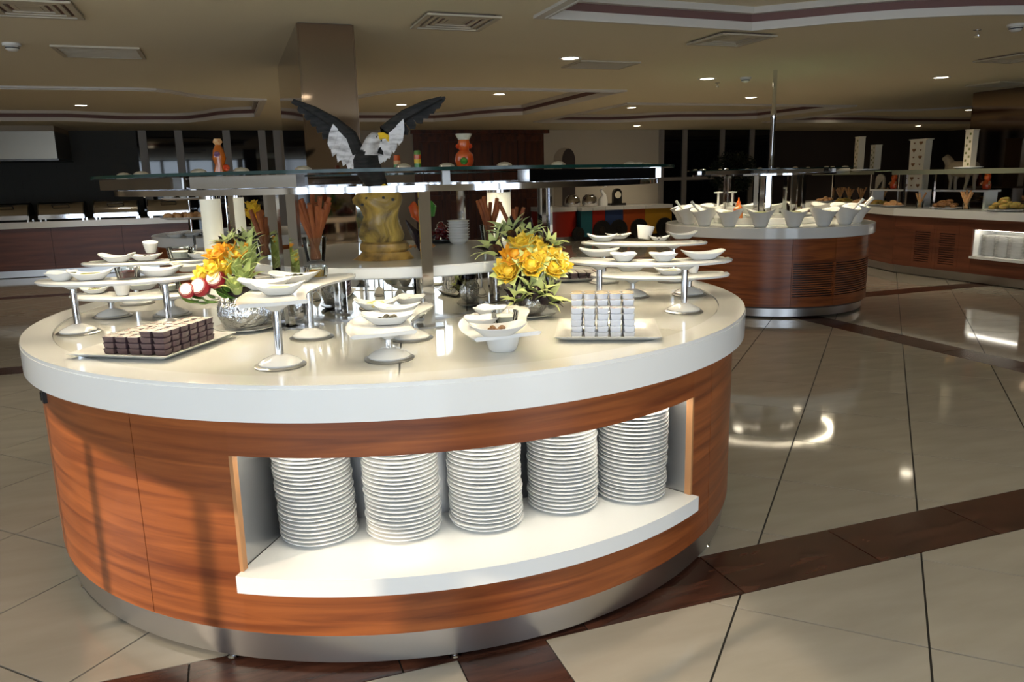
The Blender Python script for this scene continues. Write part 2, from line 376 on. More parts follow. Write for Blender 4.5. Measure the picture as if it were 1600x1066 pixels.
# window wall behind the camera: the daylight comes in here
VW = -2.4
wall('wall_front', 'wall_beige', -6.15, -5.6, VW - .1, VW + .1); wall('wall_front', 'wall_beige', 4.4, 19.8, VW - .1, VW + .1); wall('wall_front', 'wall_beige', .5, 2.2, VW - .1, VW + .1)  # unseen middle pier added so the chrome post and mirrored pillar reflect dark
window('window_3', -5.6, .5, VW, [-5.6 + 1.0167 * i for i in range(7)], 0, ZC + .02, (.9,), pm=None, wdt=.12)
window('window_4', 2.2, 4.4, VW, [2.2 + 1.1 * i for i in range(3)], 0, ZC + .02, (.9,), pm=None, wdt=.12)
# ================================================================== PIERS
def pier(name, label, u0, u1, v0, v1):
    t = thing(name, label, 'pillar', U((u0 + u1) / 2, (v0 + v1) / 2), ANG); a, b = (u1 - u0) / 2, (v1 - v0) / 2
    MB().box(-a + .01, a - .01, -b + .01, b - .01, 0, ZC).build('core', 'wall_dark', t)
    for sx in (-1, 1): MB().box(min(sx * a, sx * (a - .01)), max(sx * a, sx * (a - .01)), -b, b, .1, ZC - .004).build('mirror_panel', 'bronze_mirror', t)
    for sy in (-1, 1): MB().box(-a + .011, a - .011, min(sy * b, sy * (b - .01)), max(sy * b, sy * (b - .01)), .1, ZC - .004).build('mirror_panel', 'bronze_mirror', t)
    MB().box(-a - .008, a + .008, -b - .008, b + .008, 0, .1).build('skirting', 'steel', t)
    return t
pier('mirrored_pillar', 'slim bronze mirror clad pillar rising to the ceiling behind the eagle statue', .52, .9, 5.64, 7.76)
pier('mirrored_pillar', 'wide dark mirror clad pillar behind the long wall counter', 10.2, 11.1, 5.6, 8.72)
# ================================================================== CEILING FITTINGS
dl = thing('ceiling_downlight', 'round recessed ceiling downlight, lit', 'ceiling light', (0, 0, 0), 0, 'recessed downlights in the ceiling')
MB().lathe([(.075, -.002), (.10, -.006), (.105, 0), (.105, .004), (.075, .004)], 24, cap=False).build('trim_ring', 'plastic_white', dl)
MB().lathe([(.078, -.001), (.078, .004)], 24).build('lamp_disc', 'light_disc', dl)
spots = [(-1.93, 9.76, 0), (-1.93, 13.28, .13), (-.37, 11.35, .13), (2.75, 9.4, .13), (3.78, 11.01, .13), (2.72, 12.74, .13), (3.01, 6.77, 0), (5.84, 11.01, .13), (6.91, 12.86, .13), (8.52, 15.6, 0), (7.13, 9.71, 0), (8.25, 11.46, .13),
         (12.42, 13.88, .13), (8.03, 7.32, 0), (14.8, 12.71, .13), (1.75, 11.12, .13), (16.5, 15.6, 0), (-1.2, 2.6, 0), (4.6, 2.3, .13), (8.0, 2.6, 0), (-1.5, 6.0, 0), (1.0, .9, 0), (-4.5, 6.5, 0), (-4.6, 11.3, .13), (5.2, 7.9, 0)]
for i, (u, v, dz) in enumerate(spots):
    o = dl if i == 0 else copy_tree(dl)
    o.location = U(u, v, ZC + dz - .0005)
    li = bpy.data.lights.new('downlight_lamp', 'SPOT'); li.energy = 34; li.color = (1, .85, .62); li.spot_size = R_(125); li.spot_blend = .6; li.shadow_soft_size = .07
    lo = bpy.data.objects.new('downlight_lamp', li); COL.objects.link(lo); lo.parent = o; lo.location = (0, 0, -.012)
def diffuser(u, v, w, label, pyramid=True):
    t = thing('air_vent', label, 'air vent', U(u, v, ZC), ANG); h = w / 2
    for k, (a, b) in enumerate(((h, h - .035), (h - .06, h - .085), (h - .11, h - .135), (h - .16, h - .185))):
        if b < .02: continue
        z = -.012 + .004 * k
        ringprism([(-b, -b), (b, -b), (b, b), (-b, b)], [(-a, -a), (a, -a), (a, a), (-a, a)], z - .012, z).build('frame' if k == 0 else 'louvre', 'vent_beige', t)
    MB().box(-h + .03, h - .03, -h + .03, h - .03, -.004, -.002).build('backing', 'brown_band' if pyramid else 'vent_beige', t)
    MB().box(-.06, .06, -.06, .06, -.012, -.006).build('centre_plate', 'vent_beige', t)
diffuser(1.53, 5.34, .5, 'square ceiling air vent straight in front of the slim mirror pillar')
diffuser(3.85, 5.53, .5, 'square ceiling air vent beside the corner of the raised ceiling tray')
diffuser(-1.0, 5.5, .5, 'square ceiling air vent beside a smoke detector, partly cut off by the picture')
diffuser(7.35, 5.86, .5, 'square ceiling air vent near the wide dark pillar')
def grille(u0, u1, v0, v1, label):
    t = thing('return_grille', label, 'air vent', U((u0 + u1) / 2, (v0 + v1) / 2, ZC), ANG); a, b = (u1 - u0) / 2, (v1 - v0) / 2
    ringprism([(-a + .03, -b + .03), (a - .03, -b + .03), (a - .03, b - .03), (-a + .03, b - .03)], [(-a, -b), (a, -b), (a, b), (-a, b)], -.014, 0).build('frame', 'vent_beige', t)
    nb = int(2 * b / .04)
    for i in range(nb): MB().box(-a + .03, a - .03, -b + .04 + i * .04, -b + .055 + i * .04, -.010, -.002).build('slat', 'vent_beige', t)
grille(-1.16, -.55, 6.9, 7.45, 'flat ceiling return grille with fine slats left of the slim pillar')
grille(3.15, 3.78, 6.85, 7.3, 'flat ceiling return grille next to a downlight')
grille(9.2, 9.85, 7.5, 8.0, 'flat ceiling return grille beside the wide dark pillar')
def detector(px, py, label):
    p = P(px, py, ZC); t = thing('smoke_detector', label, 'detector', p)
    MB().lathe([(.062, 0), (.062, -.018), (.05, -.022)], 20).build('base', 'plastic_white', t)
    MB().lathe([(.045, -.022), (.045, -.04), (.03, -.052), (.012, -.055)], 20).build('sensor_head', 'plastic_white', t)
    MB().arc(.0445, .047, -.036, -.028, 0, 360, 20).build('sensor_slot', 'black', t)
detector(18, 68, 'white smoke detector on the ceiling near the flat grille with fine slats')
detector(1165, 121, 'white smoke detector on the ceiling near the tall steel pole')
detector(1588, 38, 'white smoke detector on the ceiling beside a small sprinkler head')
for px, py in ((1121, 129), (1527, 46)):
    t = thing('sprinkler', 'small metal sprinkler head under the ceiling', 'sprinkler', P(px, py, ZC), 0, 'ceiling sprinklers')
    MB().lathe([(.03, 0), (.03, -.006), (.009, -.008), (.009, -.04)], 12).build('stem', 'chrome', t); MB().lathe([(.022, -.052), (.022, -.055)], 12).build('deflector', 'chrome', t)
    MB().tube([(-.012, 0, -.038), (-.014, 0, -.053)], .003, 5).tube([(.012, 0, -.038), (.014, 0, -.053)], .003, 5).build('yoke', 'chrome', t)
# ================================================================== ROUND MAIN COUNTER
ZT, RL, RW, RP = .90, 1.508, 1.462, 1.443
C0 = Vector((CX, CY, 0))
mc = thing('buffet_counter', 'big round walnut buffet counter with a lit plate niche in its front', 'counter', C0)
NA0, NA1, NZ0, NZ1 = -12.8, 50.2, .262, .676
seams = [-26.6, 56.3, 125, 194, 263, 333.4]
for a0, a1 in zip(seams, seams[1:]):
    b = MB()
    if a0 < 0:
        b.arc(RW - .02, RW, .118, .795, a0 + .06, NA0).arc(RW - .02, RW, .118, .795, NA1, a1 - .06).arc(RW - .02, RW, NZ1, .795, NA0, NA1).arc(RW - .02, RW, .118, NZ0, NA0, NA1)
    else: b.arc(RW - .02, RW, .118, .795, a0 + .06, a1 - .06)
    b.build('wood_panel', 'walnut', mc)
MB().arc(RP - .012, RP, .018, .118, 0, 360, 120).build('plinth', 'steel', mc)
for a in (-16, 12, 60, -50, 100, 150, 200, 250): MB().lathe([(.016, 0), (.02, .004), (.012, .01), (.012, .03)], 12).build('foot', 'chrome', mc, (1.425 * math.sin(R_(a)), -1.425 * math.cos(R_(a)), 0))
MB().arc(.9, RW - .02, .10, .118, 0, 360, 90).build('base_board', 'wall_dark', mc)
# niche
sh = MB().arc(1.06, 1.492, NZ0, .316, NA0 + .1, NA1 - .1, 40).build('niche_shelf', 'solid_white', mc)
MB().arc(1.06, 1.075, .316, NZ1 + .02, NA0, NA1, 30).build('niche_back', 'steel', mc)
MB().arc(1.06, RW - .02, NZ1 + .004, NZ1 + .02, NA0, NA1, 30).build('niche_top', 'solid_white', mc)
for a, s in ((NA0, -1), (NA1, 1)):
    MB().arc(1.06, RW - .021, .316, NZ1 + .02, a + (0 if s > 0 else -.6), a + (.6 if s > 0 else 0), 2).build('niche_side', 'steel', mc)
    MB().arc(RW - .022, RW + .002, .316, NZ1, a + (-.45 if s > 0 else 0), a + (0 if s > 0 else .45), 2).build('niche_edge', 'wood_edge', mc)
MB().arc(RW - .07, RW - .035, NZ1 - .006, NZ1 + .002, NA0 + 1, NA1 - 1, 40).build('niche_led', 'led_niche', mc)
so = MB().box(-.022, .022, -.008, .008, -.022, .022).build('socket', 'black', mc, tuple(CP(RW + .004, -50.8, .73) - C0), R_(-50.8))
MB().box(-.012, .0, -.012, -.008, -.014, .014).build('switch', 'dark_steel', so)
# worktop
wt = thing('worktop', 'thick round glossy white worktop with pale inset panels', 'worktop', C0)
MB().arc(.5, RL, ZT - .106, ZT - .012, 0, 360, 160).build('slab', 'solid_white', wt)
MB().arc(1.402, RL - .003, ZT - .013, ZT, 0, 360, 160).build('rim', 'solid_white', wt)
for k in range(8): MB().arc(.45, 1.398, ZT - .013, ZT - .0035, -38 + 45 * k + .12, 7 + 45 * k - .12, 30).build('inset_panel', 'inset_white', wt)
ZI = ZT - .003
# plates in the niche
pm = MB().lathe([(.0, .0), (.07, .0), (.075, .004), (.118, .0125), (.1225, .0155), (.1225, .0185), (.118, .0185), (.074, .008), (0, .0065)], 36).mesh('dinner_plate', 'porcelain')
for k, (px, py, n) in enumerate(((502, 858, 25), (634, 851, 25), (761, 836, 26), (880, 807, 24), (986, 789, 25))):
    p = P(px, py, .317); d = Vector((p.x, p.y, 0)).normalized(); c = p + d * .112; rn = random.Random(k)
    for i in range(n):
        tag(put(pm, 'dinner_plate', None, (c.x + rn.uniform(-.003, .003) - .0006 * i * (1 if k < 4 else -1) * (.4 if k else 1), c.y + rn.uniform(-.003, .003), .3165 + i * .0135)), 'white round dinner plate stacked in the lit niche of the big round counter', 'plate', 'dinner plates stacked in the main counter niche')
# raised tier on a mirrored drum
ti = thing('display_tier', 'round white raised tier on a mirrored drum in the middle of the worktop', 'display stand', C0)
MB().lathe([(.0, 1.075), (.645, 1.075), (.652, 1.08), (.655, 1.115), (.65, 1.12), (0, 1.12)], 96).build('tier_top', 'solid_white', ti)
for k in range(10): MB().arc(.528, .535, ZT + .002, 1.075, 36 * k + .15, 36 * k + 35.85, 12).build('mirror_panel', 'mirror', ti)
MB().arc(.50, .56, ZI, ZT + .006, 0, 360, 90).build('drum_foot', 'steel', ti)
ZS = 1.12
# sneeze guard
sg = thing('sneeze_guard', 'chrome framed round glass canopy shelf over the big round counter', 'sneeze guard', C0)
def flatpost(parent, r, az, z0, z1, w=.042, d=.02, base=True):
    a = R_(az); x, y = r * math.sin(a), -r * math.cos(a)
    o = MB().box(-w / 2, w / 2, -d / 2, d / 2, z0, z1).build('post', 'chrome', parent, (x, y, 0), a)
    if base: MB().box(-.05, .05, -.04, .04, z0, z0 + .006).build('base_plate', 'steel', o)
post_az = [(.70, 15.5), (.70, 64), (.70, 71), (.72, -62), (.72, -69), (.7, 112), (.7, 160), (.7, 205), (.7, 250)]
for r, a in post_az: flatpost(sg, r, a, ZI, 1.40)
for px in (443, 472):
    q = P(px, 511, .9) - C0; flatpost(sg, math.hypot(q.x, q.y), math.degrees(math.atan2(q.x, -q.y)), ZI, 1.40)
MB().arc(1.10, 1.145, 1.412, 1.421, 0, 360, 140).arc(1.135, 1.145, 1.402, 1.412, 0, 360, 140).arc(1.10, 1.108, 1.402, 1.412, 0, 360, 140).build('lower_ring', 'chrome', sg)
MB().arc(1.112, 1.132, 1.409, 1.412, 0, 360, 140).build('led_strip', 'led', sg)
for k, a in enumerate([15.5, -26.5, 67, -65, 112, 160, 205, 250]):
    ra = R_(a); MB().box(-.015, .015, -1.105, -.68, 1.403, 1.42).build('radial_arm', 'chrome', sg, (0, 0, 0), ra)
def beam(px0, px1, r=1.13, z0=1.424, z1=1.462):
    # straight polished beam between two points of the ring (by their bearing)
    pts = []
    for px, py in (px0, px1):
        d = ray(px, py); o = Vector((-CX, -CY)); dd = Vector((d.x, d.y)); A = dd.dot(dd); B = 2 * o.dot(dd); Cc = o.dot(o) - r * r; disc = max(0, B * B - 4 * A * Cc)
        t = (-B - math.sqrt(disc)) / (2 * A); pts.append(o + dd * t)
    a, b = pts; m = (a + b) / 2; v = b - a; an = math.atan2(v.y, v.x)
    return MB().box(-v.length / 2, v.length / 2, -.025, .025, z0, z1).build('beam', 'beam_steel', sg, (m.x, m.y, 0), an)
beam((168, 300), (279, 290)); beam((305, 290), (470, 285)); beam((818, 275), (1016, 268))
for k in range(2):
    a = (80, 245)[k]; p0, p1 = [Vector((1.13 * math.sin(R_(a + s)), -1.13 * math.cos(R_(a + s)))) for s in (0, 38)]; v = p1 - p0; m = (p0 + p1) / 2
    MB().box(-v.length / 2, v.length / 2, -.025, .025, 1.424, 1.462).build('beam', 'beam_steel', sg, (m.x, m.y, 0), math.atan2(v.y, v.x))
for a in (15.5, -26.5, 67): MB().box(-.012, .012, -.012, .012, 1.42, 1.463).build('spacer', 'steel', sg, (1.125 * math.sin(R_(a)), -1.125 * math.cos(R_(a)), 0), R_(a))
gl = MB().arc(.62, 1.207, 1.464, 1.474, 0, 360, 150).build('glass_top', 'green_glass', sg)
MB().arc(1.2065, 1.209, 1.464, 1.474, 0, 360, 150).build('glass_rim', 'glass_edge', gl)
dome = MB().lathe([(.026, 0), (.024, .006), (.014, .012), (0, .014)], 16).mesh('bolt_cap', 'chrome')
for a in (-58, -45, -27, -18, -7, 9, 16, 26, 37, 60, 66, 84, 110, 140, 170, 200, 230, 260, 285): put(dome, 'bolt_cap', sg, (1.10 * math.sin(R_(a)), -1.10 * math.cos(R_(a)), 1.474))
# ================================================================== EAGLE
ex, ey = P(600, 409, ZS).x, P(600, 409, ZS).y + .11
eg = thing('eagle_statue', 'painted eagle statue with raised wings on a yellow brown rock', 'statue', (ex, ey, ZS))
K = ey / F * .985
def EP(px, py, dy=0): p = PY(px, py, ey + dy); return Vector((p.x - ex, dy, p.z - ZS))
def slab(pts, y0, y1):                               # outline (x, z) turned into a softly rounded solid
    n = len(pts); c = Vector((sum(p[0] for p in pts) / n, sum(p[1] for p in pts) / n)); rings = []
    for t, y in ((.86, y0), (1, y0 + (y1 - y0) * .25), (1, y0 + (y1 - y0) * .75), (.86, y1)): rings.append([(c.x + (p[0] - c.x) * t, y, c.y + (p[1] - c.y) * t) for p in pts])
    return MB().loft(rings)
def el(rows):                                        # rows of (px_left, px_right, py, depth) -> lofted rounded body
    rings = []
    for l, r, py, d in rows:
        a, b = EP(l, py), EP(r, py); cx_, w, z = (a.x + b.x) / 2, (b.x - a.x) / 2, max(.0006, (a.z + b.z) / 2)
        rings.append([(cx_ + w * math.cos(t * math.pi / 10), d * math.sin(t * math.pi / 10) * (1 + .10 * math.sin(t * math.pi * .3)), z) for t in range(20)])
    return MB().loft(rings)
el([(551, 648, 410, .085), (552, 648, 405, .09), (562, 642, 397, .08), (565, 640, 393, .078)]).build('statue_foot', 'rock_base', eg)
el([(566, 634, 393, .075), (562, 640, 389, .08), (563, 638, 380, .08), (566, 633, 377, .07)]).build('statue_plinth', 'rock_base', eg)
rk = [(566, 630, 377, .07), (560, 632, 368, .08), (563, 626, 352, .065), (568, 622, 338, .06), (562, 624, 325, .065), (552, 628, 318, .075), (550, 629, 311, .075), (556, 626, 303, .07), (562, 620, 298, .06)]
el(rk).build('rock', 'rock', eg)
for px, py in ((573, 310), (599, 309), (614, 312), (566, 320)): MB().lathe([(0, -.006), (.006, -.004), (.006, .004), (0, .006)], 8).build('rock_pit', 'black', eg, tuple(EP(px, py, -.07)))
# legs, body and head in one continuous surface
body = [(578, 606, 302, .03), (572, 606, 290, .04), (560, 602, 276, .055), (553, 596, 262, .065), (552, 593, 250, .068), (556, 592, 241, .06), (562, 592, 234, .05), (567, 594, 226, .042), (571, 596, 218, .036), (575, 597, 212, .03), (580, 594, 208.5, .018)]
bo = el(body).build('eagle_body', 'feather_dark', eg, ang=60)
hd = el([(557, 594, 243, .062), (559, 594, 239, .058), (562, 593.5, 234, .052), (566.5, 595, 226, .044), (570.5, 597, 218, .038), (574.5, 598, 212, .032), (580, 595, 207.5, .019)])
hd.build('white_head', 'feather_white', bo, ang=60)
MB().tube([EP(593, 213, -.01), EP(600, 211.5, -.014), EP(605.5, 214.5, -.016), EP(606.5, 221, -.016)], [.016, .0145, .010, .002], 8).build('beak', 'beak', bo)
for s in (-1, 1): MB().lathe([(0, -.005), (.005, 0), (0, .005)], 8).build('eye', 'black', bo, tuple(EP(590, 214.5) + Vector((0, s * .03, 0))))
for px in (584, 600):
    MB().tube([EP(px, 292, -.02), EP(px, 302, -.05), EP(px, 310, -.07)], [.016, .011, .004], 7).build('claw', 'beak', bo)
def feather(root, tip, w, parent, m, y0, name='feather'):
    a, b = Vector((root[0], root[1])), Vector((tip[0], tip[1])); d = b - a; nn = Vector((-d.y, d.x)).normalized() * w / 2
    o = [a + nn * .6, a + d * .4 + nn, a + d * .8 + nn * .85, b + d * 0.0, a + d * .8 - nn * .85, a + d * .4 - nn, a - nn * .6]
    c = [a, a + d * .4, a + d * .8]
    vs = [(p.x, y0, p.y) for p in o] + [(p.x, y0 + .006, p.y) for p in o]; n = len(o)
    fs = [tuple(range(n - 1, -1, -1)), tuple(range(n, 2 * n))] + [(i, (i + 1) % n, n + (i + 1) % n, n + i) for i in range(n)]
    MB().add(vs, fs).build(name, m, parent)
def wing(arm, tips, coverts):
    A = [EP(*p) for p in arm]
    w = MB().tube([(p.x, .0, p.z) for p in A], [.028, .026, .022, .016, .007], 8).build('wing', 'feather_dark', eg)
    def along(t):
        s = t * (len(A) - 1); i = min(int(s), len(A) - 2); q = A[i].lerp(A[i + 1], s - i); return (q.x, q.z)
    for i, t in enumerate(tips):
        e = EP(*t); feather(along(.12 + .86 * i / (len(tips) - 1)), (e.x, e.z), .036, w, 'feather_dark', .004 + .0015 * i)
    for i, t in enumerate(coverts):
        e = EP(*t); feather(along(.02 + .44 * i / (len(coverts) - 1)), (e.x, e.z), .034, w, 'feather_white', -.012 - .0015 * i, 'covert_feather')
wing([(560, 240), (548, 212), (522, 191), (490, 172), (458, 157)], [(540, 250), (530, 246), (521, 238), (511, 228), (503, 218), (495, 208), (486, 198), (477, 188), (467, 177), (459, 164)],
     [(553, 268), (545, 265), (537, 260), (529, 254), (521, 245), (517, 234)])
wing([(592, 240), (602, 204), (632, 180), (664, 163), (690, 153)], [(606, 236), (616, 228), (626, 220), (637, 211), (648, 202), (659, 193), (668, 185), (677, 177), (686, 169), (693, 158)],
     [(595, 256), (602, 254), (609, 249), (616, 240), (624, 228)])
# ================================================================== STICKS IN GLASSES
def sticks(name, px, py, z, hg, hs, n, label, seed, spread=.05):
    p = P(px, py, z); rn = random.Random(seed); t = thing(name, label, 'glass vase', (p.x, p.y + .04, z))
    MB().lathe([(.036, 0), (.05, hg), (.047, hg), (.034, .008), (0, .008)], 20, cap=False).build('glass', 'crystal', t)
    for i in range(n):
        a = 2 * math.pi * i / n + rn.uniform(-.3, .3); r1 = spread * rn.uniform(.45, 1); h = hs * rn.uniform(.78, 1)
        b0 = Vector((.018 * math.cos(a + 2.6), .018 * math.sin(a + 2.6), .012)); b1 = Vector((r1 * math.cos(a), r1 * math.sin(a), h))
        b = MB().tube([b0, b0.lerp(b1, .5), b1], [.0085, .009, .0095], 7); b.build('cinnamon_stick', 'cinnamon', t)
    return t
sticks('cinnamon_vase', 490, 411, ZS, .10, .27, 20, 'glass of long cinnamon sticks beside the eagle rock', 1, .085)
sticks('cinnamon_vase', 411, 404, ZS, .10, .22, 7, 'glass with few cinnamon sticks at the tier edge by the chrome posts', 2, .07)
sticks('cinnamon_vase', 766, 385, ZS, .10, .24, 7, 'glass of cinnamon sticks behind the flower arrangement with dark spiky leaves', 3, .07)
sticks('cinnamon_vase', 806, 388, ZS, .10, .21, 4, 'glass with a few loose cinnamon sticks near the frosted column', 4, .08)
# ================================================================== STACKED BOWLS, FRUIT, FIGURES ON THE TIER
bm_ = MB().lathe([(0, 0), (.03, 0), (.045, .012), (.049, .028), (.056, .033), (.056, .035), (.047, .034), (.04, .014), (0, .006)], 24).mesh('soup_bowl', 'porcelain')
p = P(717, 381, ZS)
for i in range(7): tag(put(bm_, 'soup_bowl', None, (p.x, p.y, ZS + i * .0135)), 'white bowl in the stack on the raised tier', 'bowl', 'stacked bowls on the tier')
def bumpy(r, n, m, seed=0, amp=.15):
    rn = random.Random(seed); rings = []
    for i in range(1, 7):
        f = math.pi * i / 7; rings.append([(r * math.sin(f) * math.cos(2 * math.pi * j / 10) * (1 + rn.uniform(-amp, amp)), r * math.sin(f) * math.sin(2 * math.pi * j / 10) * (1 + rn.uniform(-amp, amp)), -r * math.cos(f)) for j in range(10)])
    return MB().loft(rings)
p = P(690, 379, ZS); fr = thing('fruit_platter', 'dark platter heaped with small dark red fruit on the raised tier', 'fruit platter', (p.x, p.y, ZS))
MB().lathe([(0, 0), (.06, 0), (.10, .018), (.10, .022), (0, .008)], 28).build('platter', 'dark_steel', fr)
me = bumpy(.016, 0, 0).mesh('fruit', 'jam', 60); rn = random.Random(3)
for i in range(34):
    a, q = rn.uniform(0, 6.28), rn.uniform(0, .07); put(me, 'fruit', fr, (q * math.cos(a), q * math.sin(a), .026 + (.075 - q) * rn.uniform(.2, 1)))
p = P(663, 384, ZS); pf = thing('pepper_decoration', 'red and green pepper decoration on a stem behind the chrome post', 'decoration', (p.x, p.y, ZS))
MB().tube([(0, 0, 0), (0, 0, .1), (.0, 0, .14)], [.03, .012, .012], 10).build('stem', 'green', pf)
for s, m in ((-1, 'red_glaze'), (1, 'green_glaze')): MB().tube([(s * .012, 0, .12), (s * .035, 0, .15), (s * .045, 0, .19), (s * .04, 0, .215)], [.012, .024, .024, .006], 10).build('pepper', m, pf)
p = P(652, 392, ZS); lf = thing('carved_vegetable_leaves', 'dark carved aubergine leaves and orange bits beside the eagle rock', 'decoration', (p.x + .02, p.y, ZS))
for i, (dx, dz, h) in enumerate(((-.03, .02, .14), (.0, .03, .11), (.03, .0, .07), (.02, .05, .12))):
    MB().tube([(0, 0, 0), (dx, -.01, h * .6), (dx * 2.2, 0, h)], [.012, .02, .003], 8).build('leaf', 'aubergine', lf)
for i in range(6): put(MB().lathe([(0, -.01), (.014, 0), (0, .01)], 8).mesh('carrot_piece', 'orange_food'), 'carrot_piece', lf, (-.05 + .02 * i, .02 * (i % 2), .02))
# figures on the glass shelf
def figure(name, label, px, py, r, rows, parts=()):
    d = ray(px, py); t_ = (Vector((CX, CY)) + Vector((0, .85))).length; p = CP(.9, 170, 1.474); x = d.x / d.y * p.y
    t = thing(name, label, 'vase', (x, p.y, 1.474)); s = p.y / F
    for nm, m, prof in rows: MB().lathe([(a * s, b * s) for a, b in prof], 20).build(nm, m, t)
    for nm, m, (x_, y_, z_), rr in parts: MB().lathe([(0, -rr * s), (rr * .8 * s, -rr * .6 * s), (rr * s, 0), (rr * .8 * s, rr * .6 * s), (0, rr * s)], 12).build(nm, m, t, (x_ * s, y_ * s, z_ * s))
figure('tomato_vase', 'glossy red orange gourd shaped vase with white lip on the glass shelf', 726, 262, 15,
       [('foot', 'green_glaze', [(8, 0), (9, 2), (6, 5)]), ('belly', 'red_glaze', [(6, 4), (12, 9), (14.5, 17), (13, 26), (7, 32)]), ('neck', 'red_glaze', [(7, 31), (8.5, 36), (9, 42), (8, 48)]), ('lip', 'cream_glaze', [(8, 47), (12, 54), (12.5, 56), (10, 56)])],
       [('green_tomato', 'green_glaze', (0, -13, 16), 6), ('handle_knob', 'red_glaze', (-9, 0, 38), 4), ('handle_knob', 'red_glaze', (9, 0, 38), 4)])
figure('glass_bottle_figure', 'slim clear and orange glass bottle figure on the glass shelf by the dark windows', 345, 274, 15,
       [('body', 'amber', [(8, 0), (10, 8), (7, 18), (10, 28), (8, 40), (4, 48)]), ('stopper', 'orange_food', [(4, 48), (7, 52), (5, 57)])], [('glass_bead', 'purple', (0, -7, 34), 5), ('glass_bead', 'red_glaze', (9, 0, 14), 6)])
figure('striped_jar', 'narrow jar layered in red green and yellow on the glass shelf beside the eagle wing', 653, 265, 12,
       [('layer', 'brown_food', [(5, 0), (5.2, 8)]), ('layer', 'green_glaze', [(5.2, 8), (5.2, 14)]), ('layer', 'yellow', [(5.2, 14), (5.2, 20)]), ('layer', 'red_glaze', [(5.2, 20), (5.2, 27)]), ('layer', 'green', [(5.2, 27), (4.5, 33)])])
figure('striped_jar', 'narrow layered jar half hidden by the white edged wing of the eagle', 621, 266, 12,
       [('layer', 'brown_food', [(5, 0), (5.2, 8)]), ('layer', 'green_glaze', [(5.2, 8), (5.2, 13)]), ('layer', 'orange_food', [(5.2, 13), (5.2, 19)]), ('layer', 'red_glaze', [(5.2, 19), (4.5, 27)])])
# frosted columns between worktop and canopy
def column(px, py, zb, r, label, tap=False):
    p = P(px, py, zb); t = thing('drink_dispenser', label, 'dispenser', (p.x, p.y, ZI))
    MB().lathe([(r * 1.25, 0), (r * 1.25, .03), (r, .035)], 24).build('base', 'chrome', t)
    MB().lathe([(r, .035), (r, .455)], 32).build('frosted_cylinder', 'frost', t)
    MB().lathe([(r * 1.06, .455), (r * 1.06, .485), (r * .8, .50)], 24).build('cap', 'chrome', t)
    if tap:
        MB().tube([(-r, 0, .16), (-r - .06, -.01, .16)], .010, 8).build('spout', 'chrome', t); MB().tube([(-r - .055, -.01, .13), (-r - .055, -.01, .19)], .011, 8).build('valve', 'chrome', t)
        MB().tube([(-r - .055, -.01, .19), (-r - .055, -.01, .245)], [.007, .009], 8).build('lever', 'black', t)
column(340, 430, .9, .058, 'frosted white cylinder drink dispenser with black tap lever, on the round worktop', True)
column(378, 421, .9, .05, 'frosted white cylinder drink dispenser standing behind the other without a tap')
column(782, 416, .9, .072, 'glowing cream frosted cylinder drink dispenser behind the cinnamon glasses')
# ================================================================== PEDESTAL STANDS on the worktop
ZH, ZL = 1.105, 1.0
def circ3(a, b, c, n=22):
    ax, ay, bx, by, cx_, cy_ = *a, *b, *c; d = 2 * (ax * (by - cy_) + bx * (cy_ - ay) + cx_ * (ay - by))
    ux = ((ax * ax + ay * ay) * (by - cy_) + (bx * bx + by * by) * (cy_ - ay) + (cx_ * cx_ + cy_ * cy_) * (ay - by)) / d
    uy = ((ax * ax + ay * ay) * (cx_ - bx) + (bx * bx + by * by) * (ax - cx_) + (cx_ * cx_ + cy_ * cy_) * (bx - ax)) / d
    r = math.hypot(ax - ux, ay - uy); t = [math.atan2(p[1] - uy, p[0] - ux) for p in (a, b, c)]
    for i in (1, 2):
        while t[i] - t[i - 1] > math.pi: t[i] -= 2 * math.pi
        while t[i] - t[i - 1] < -math.pi: t[i] += 2 * math.pi
    return [(ux + r * math.cos(t[0] + (t[2] - t[0]) * i / n), uy + r * math.sin(t[0] + (t[2] - t[0]) * i / n)) for i in range(n + 1)]
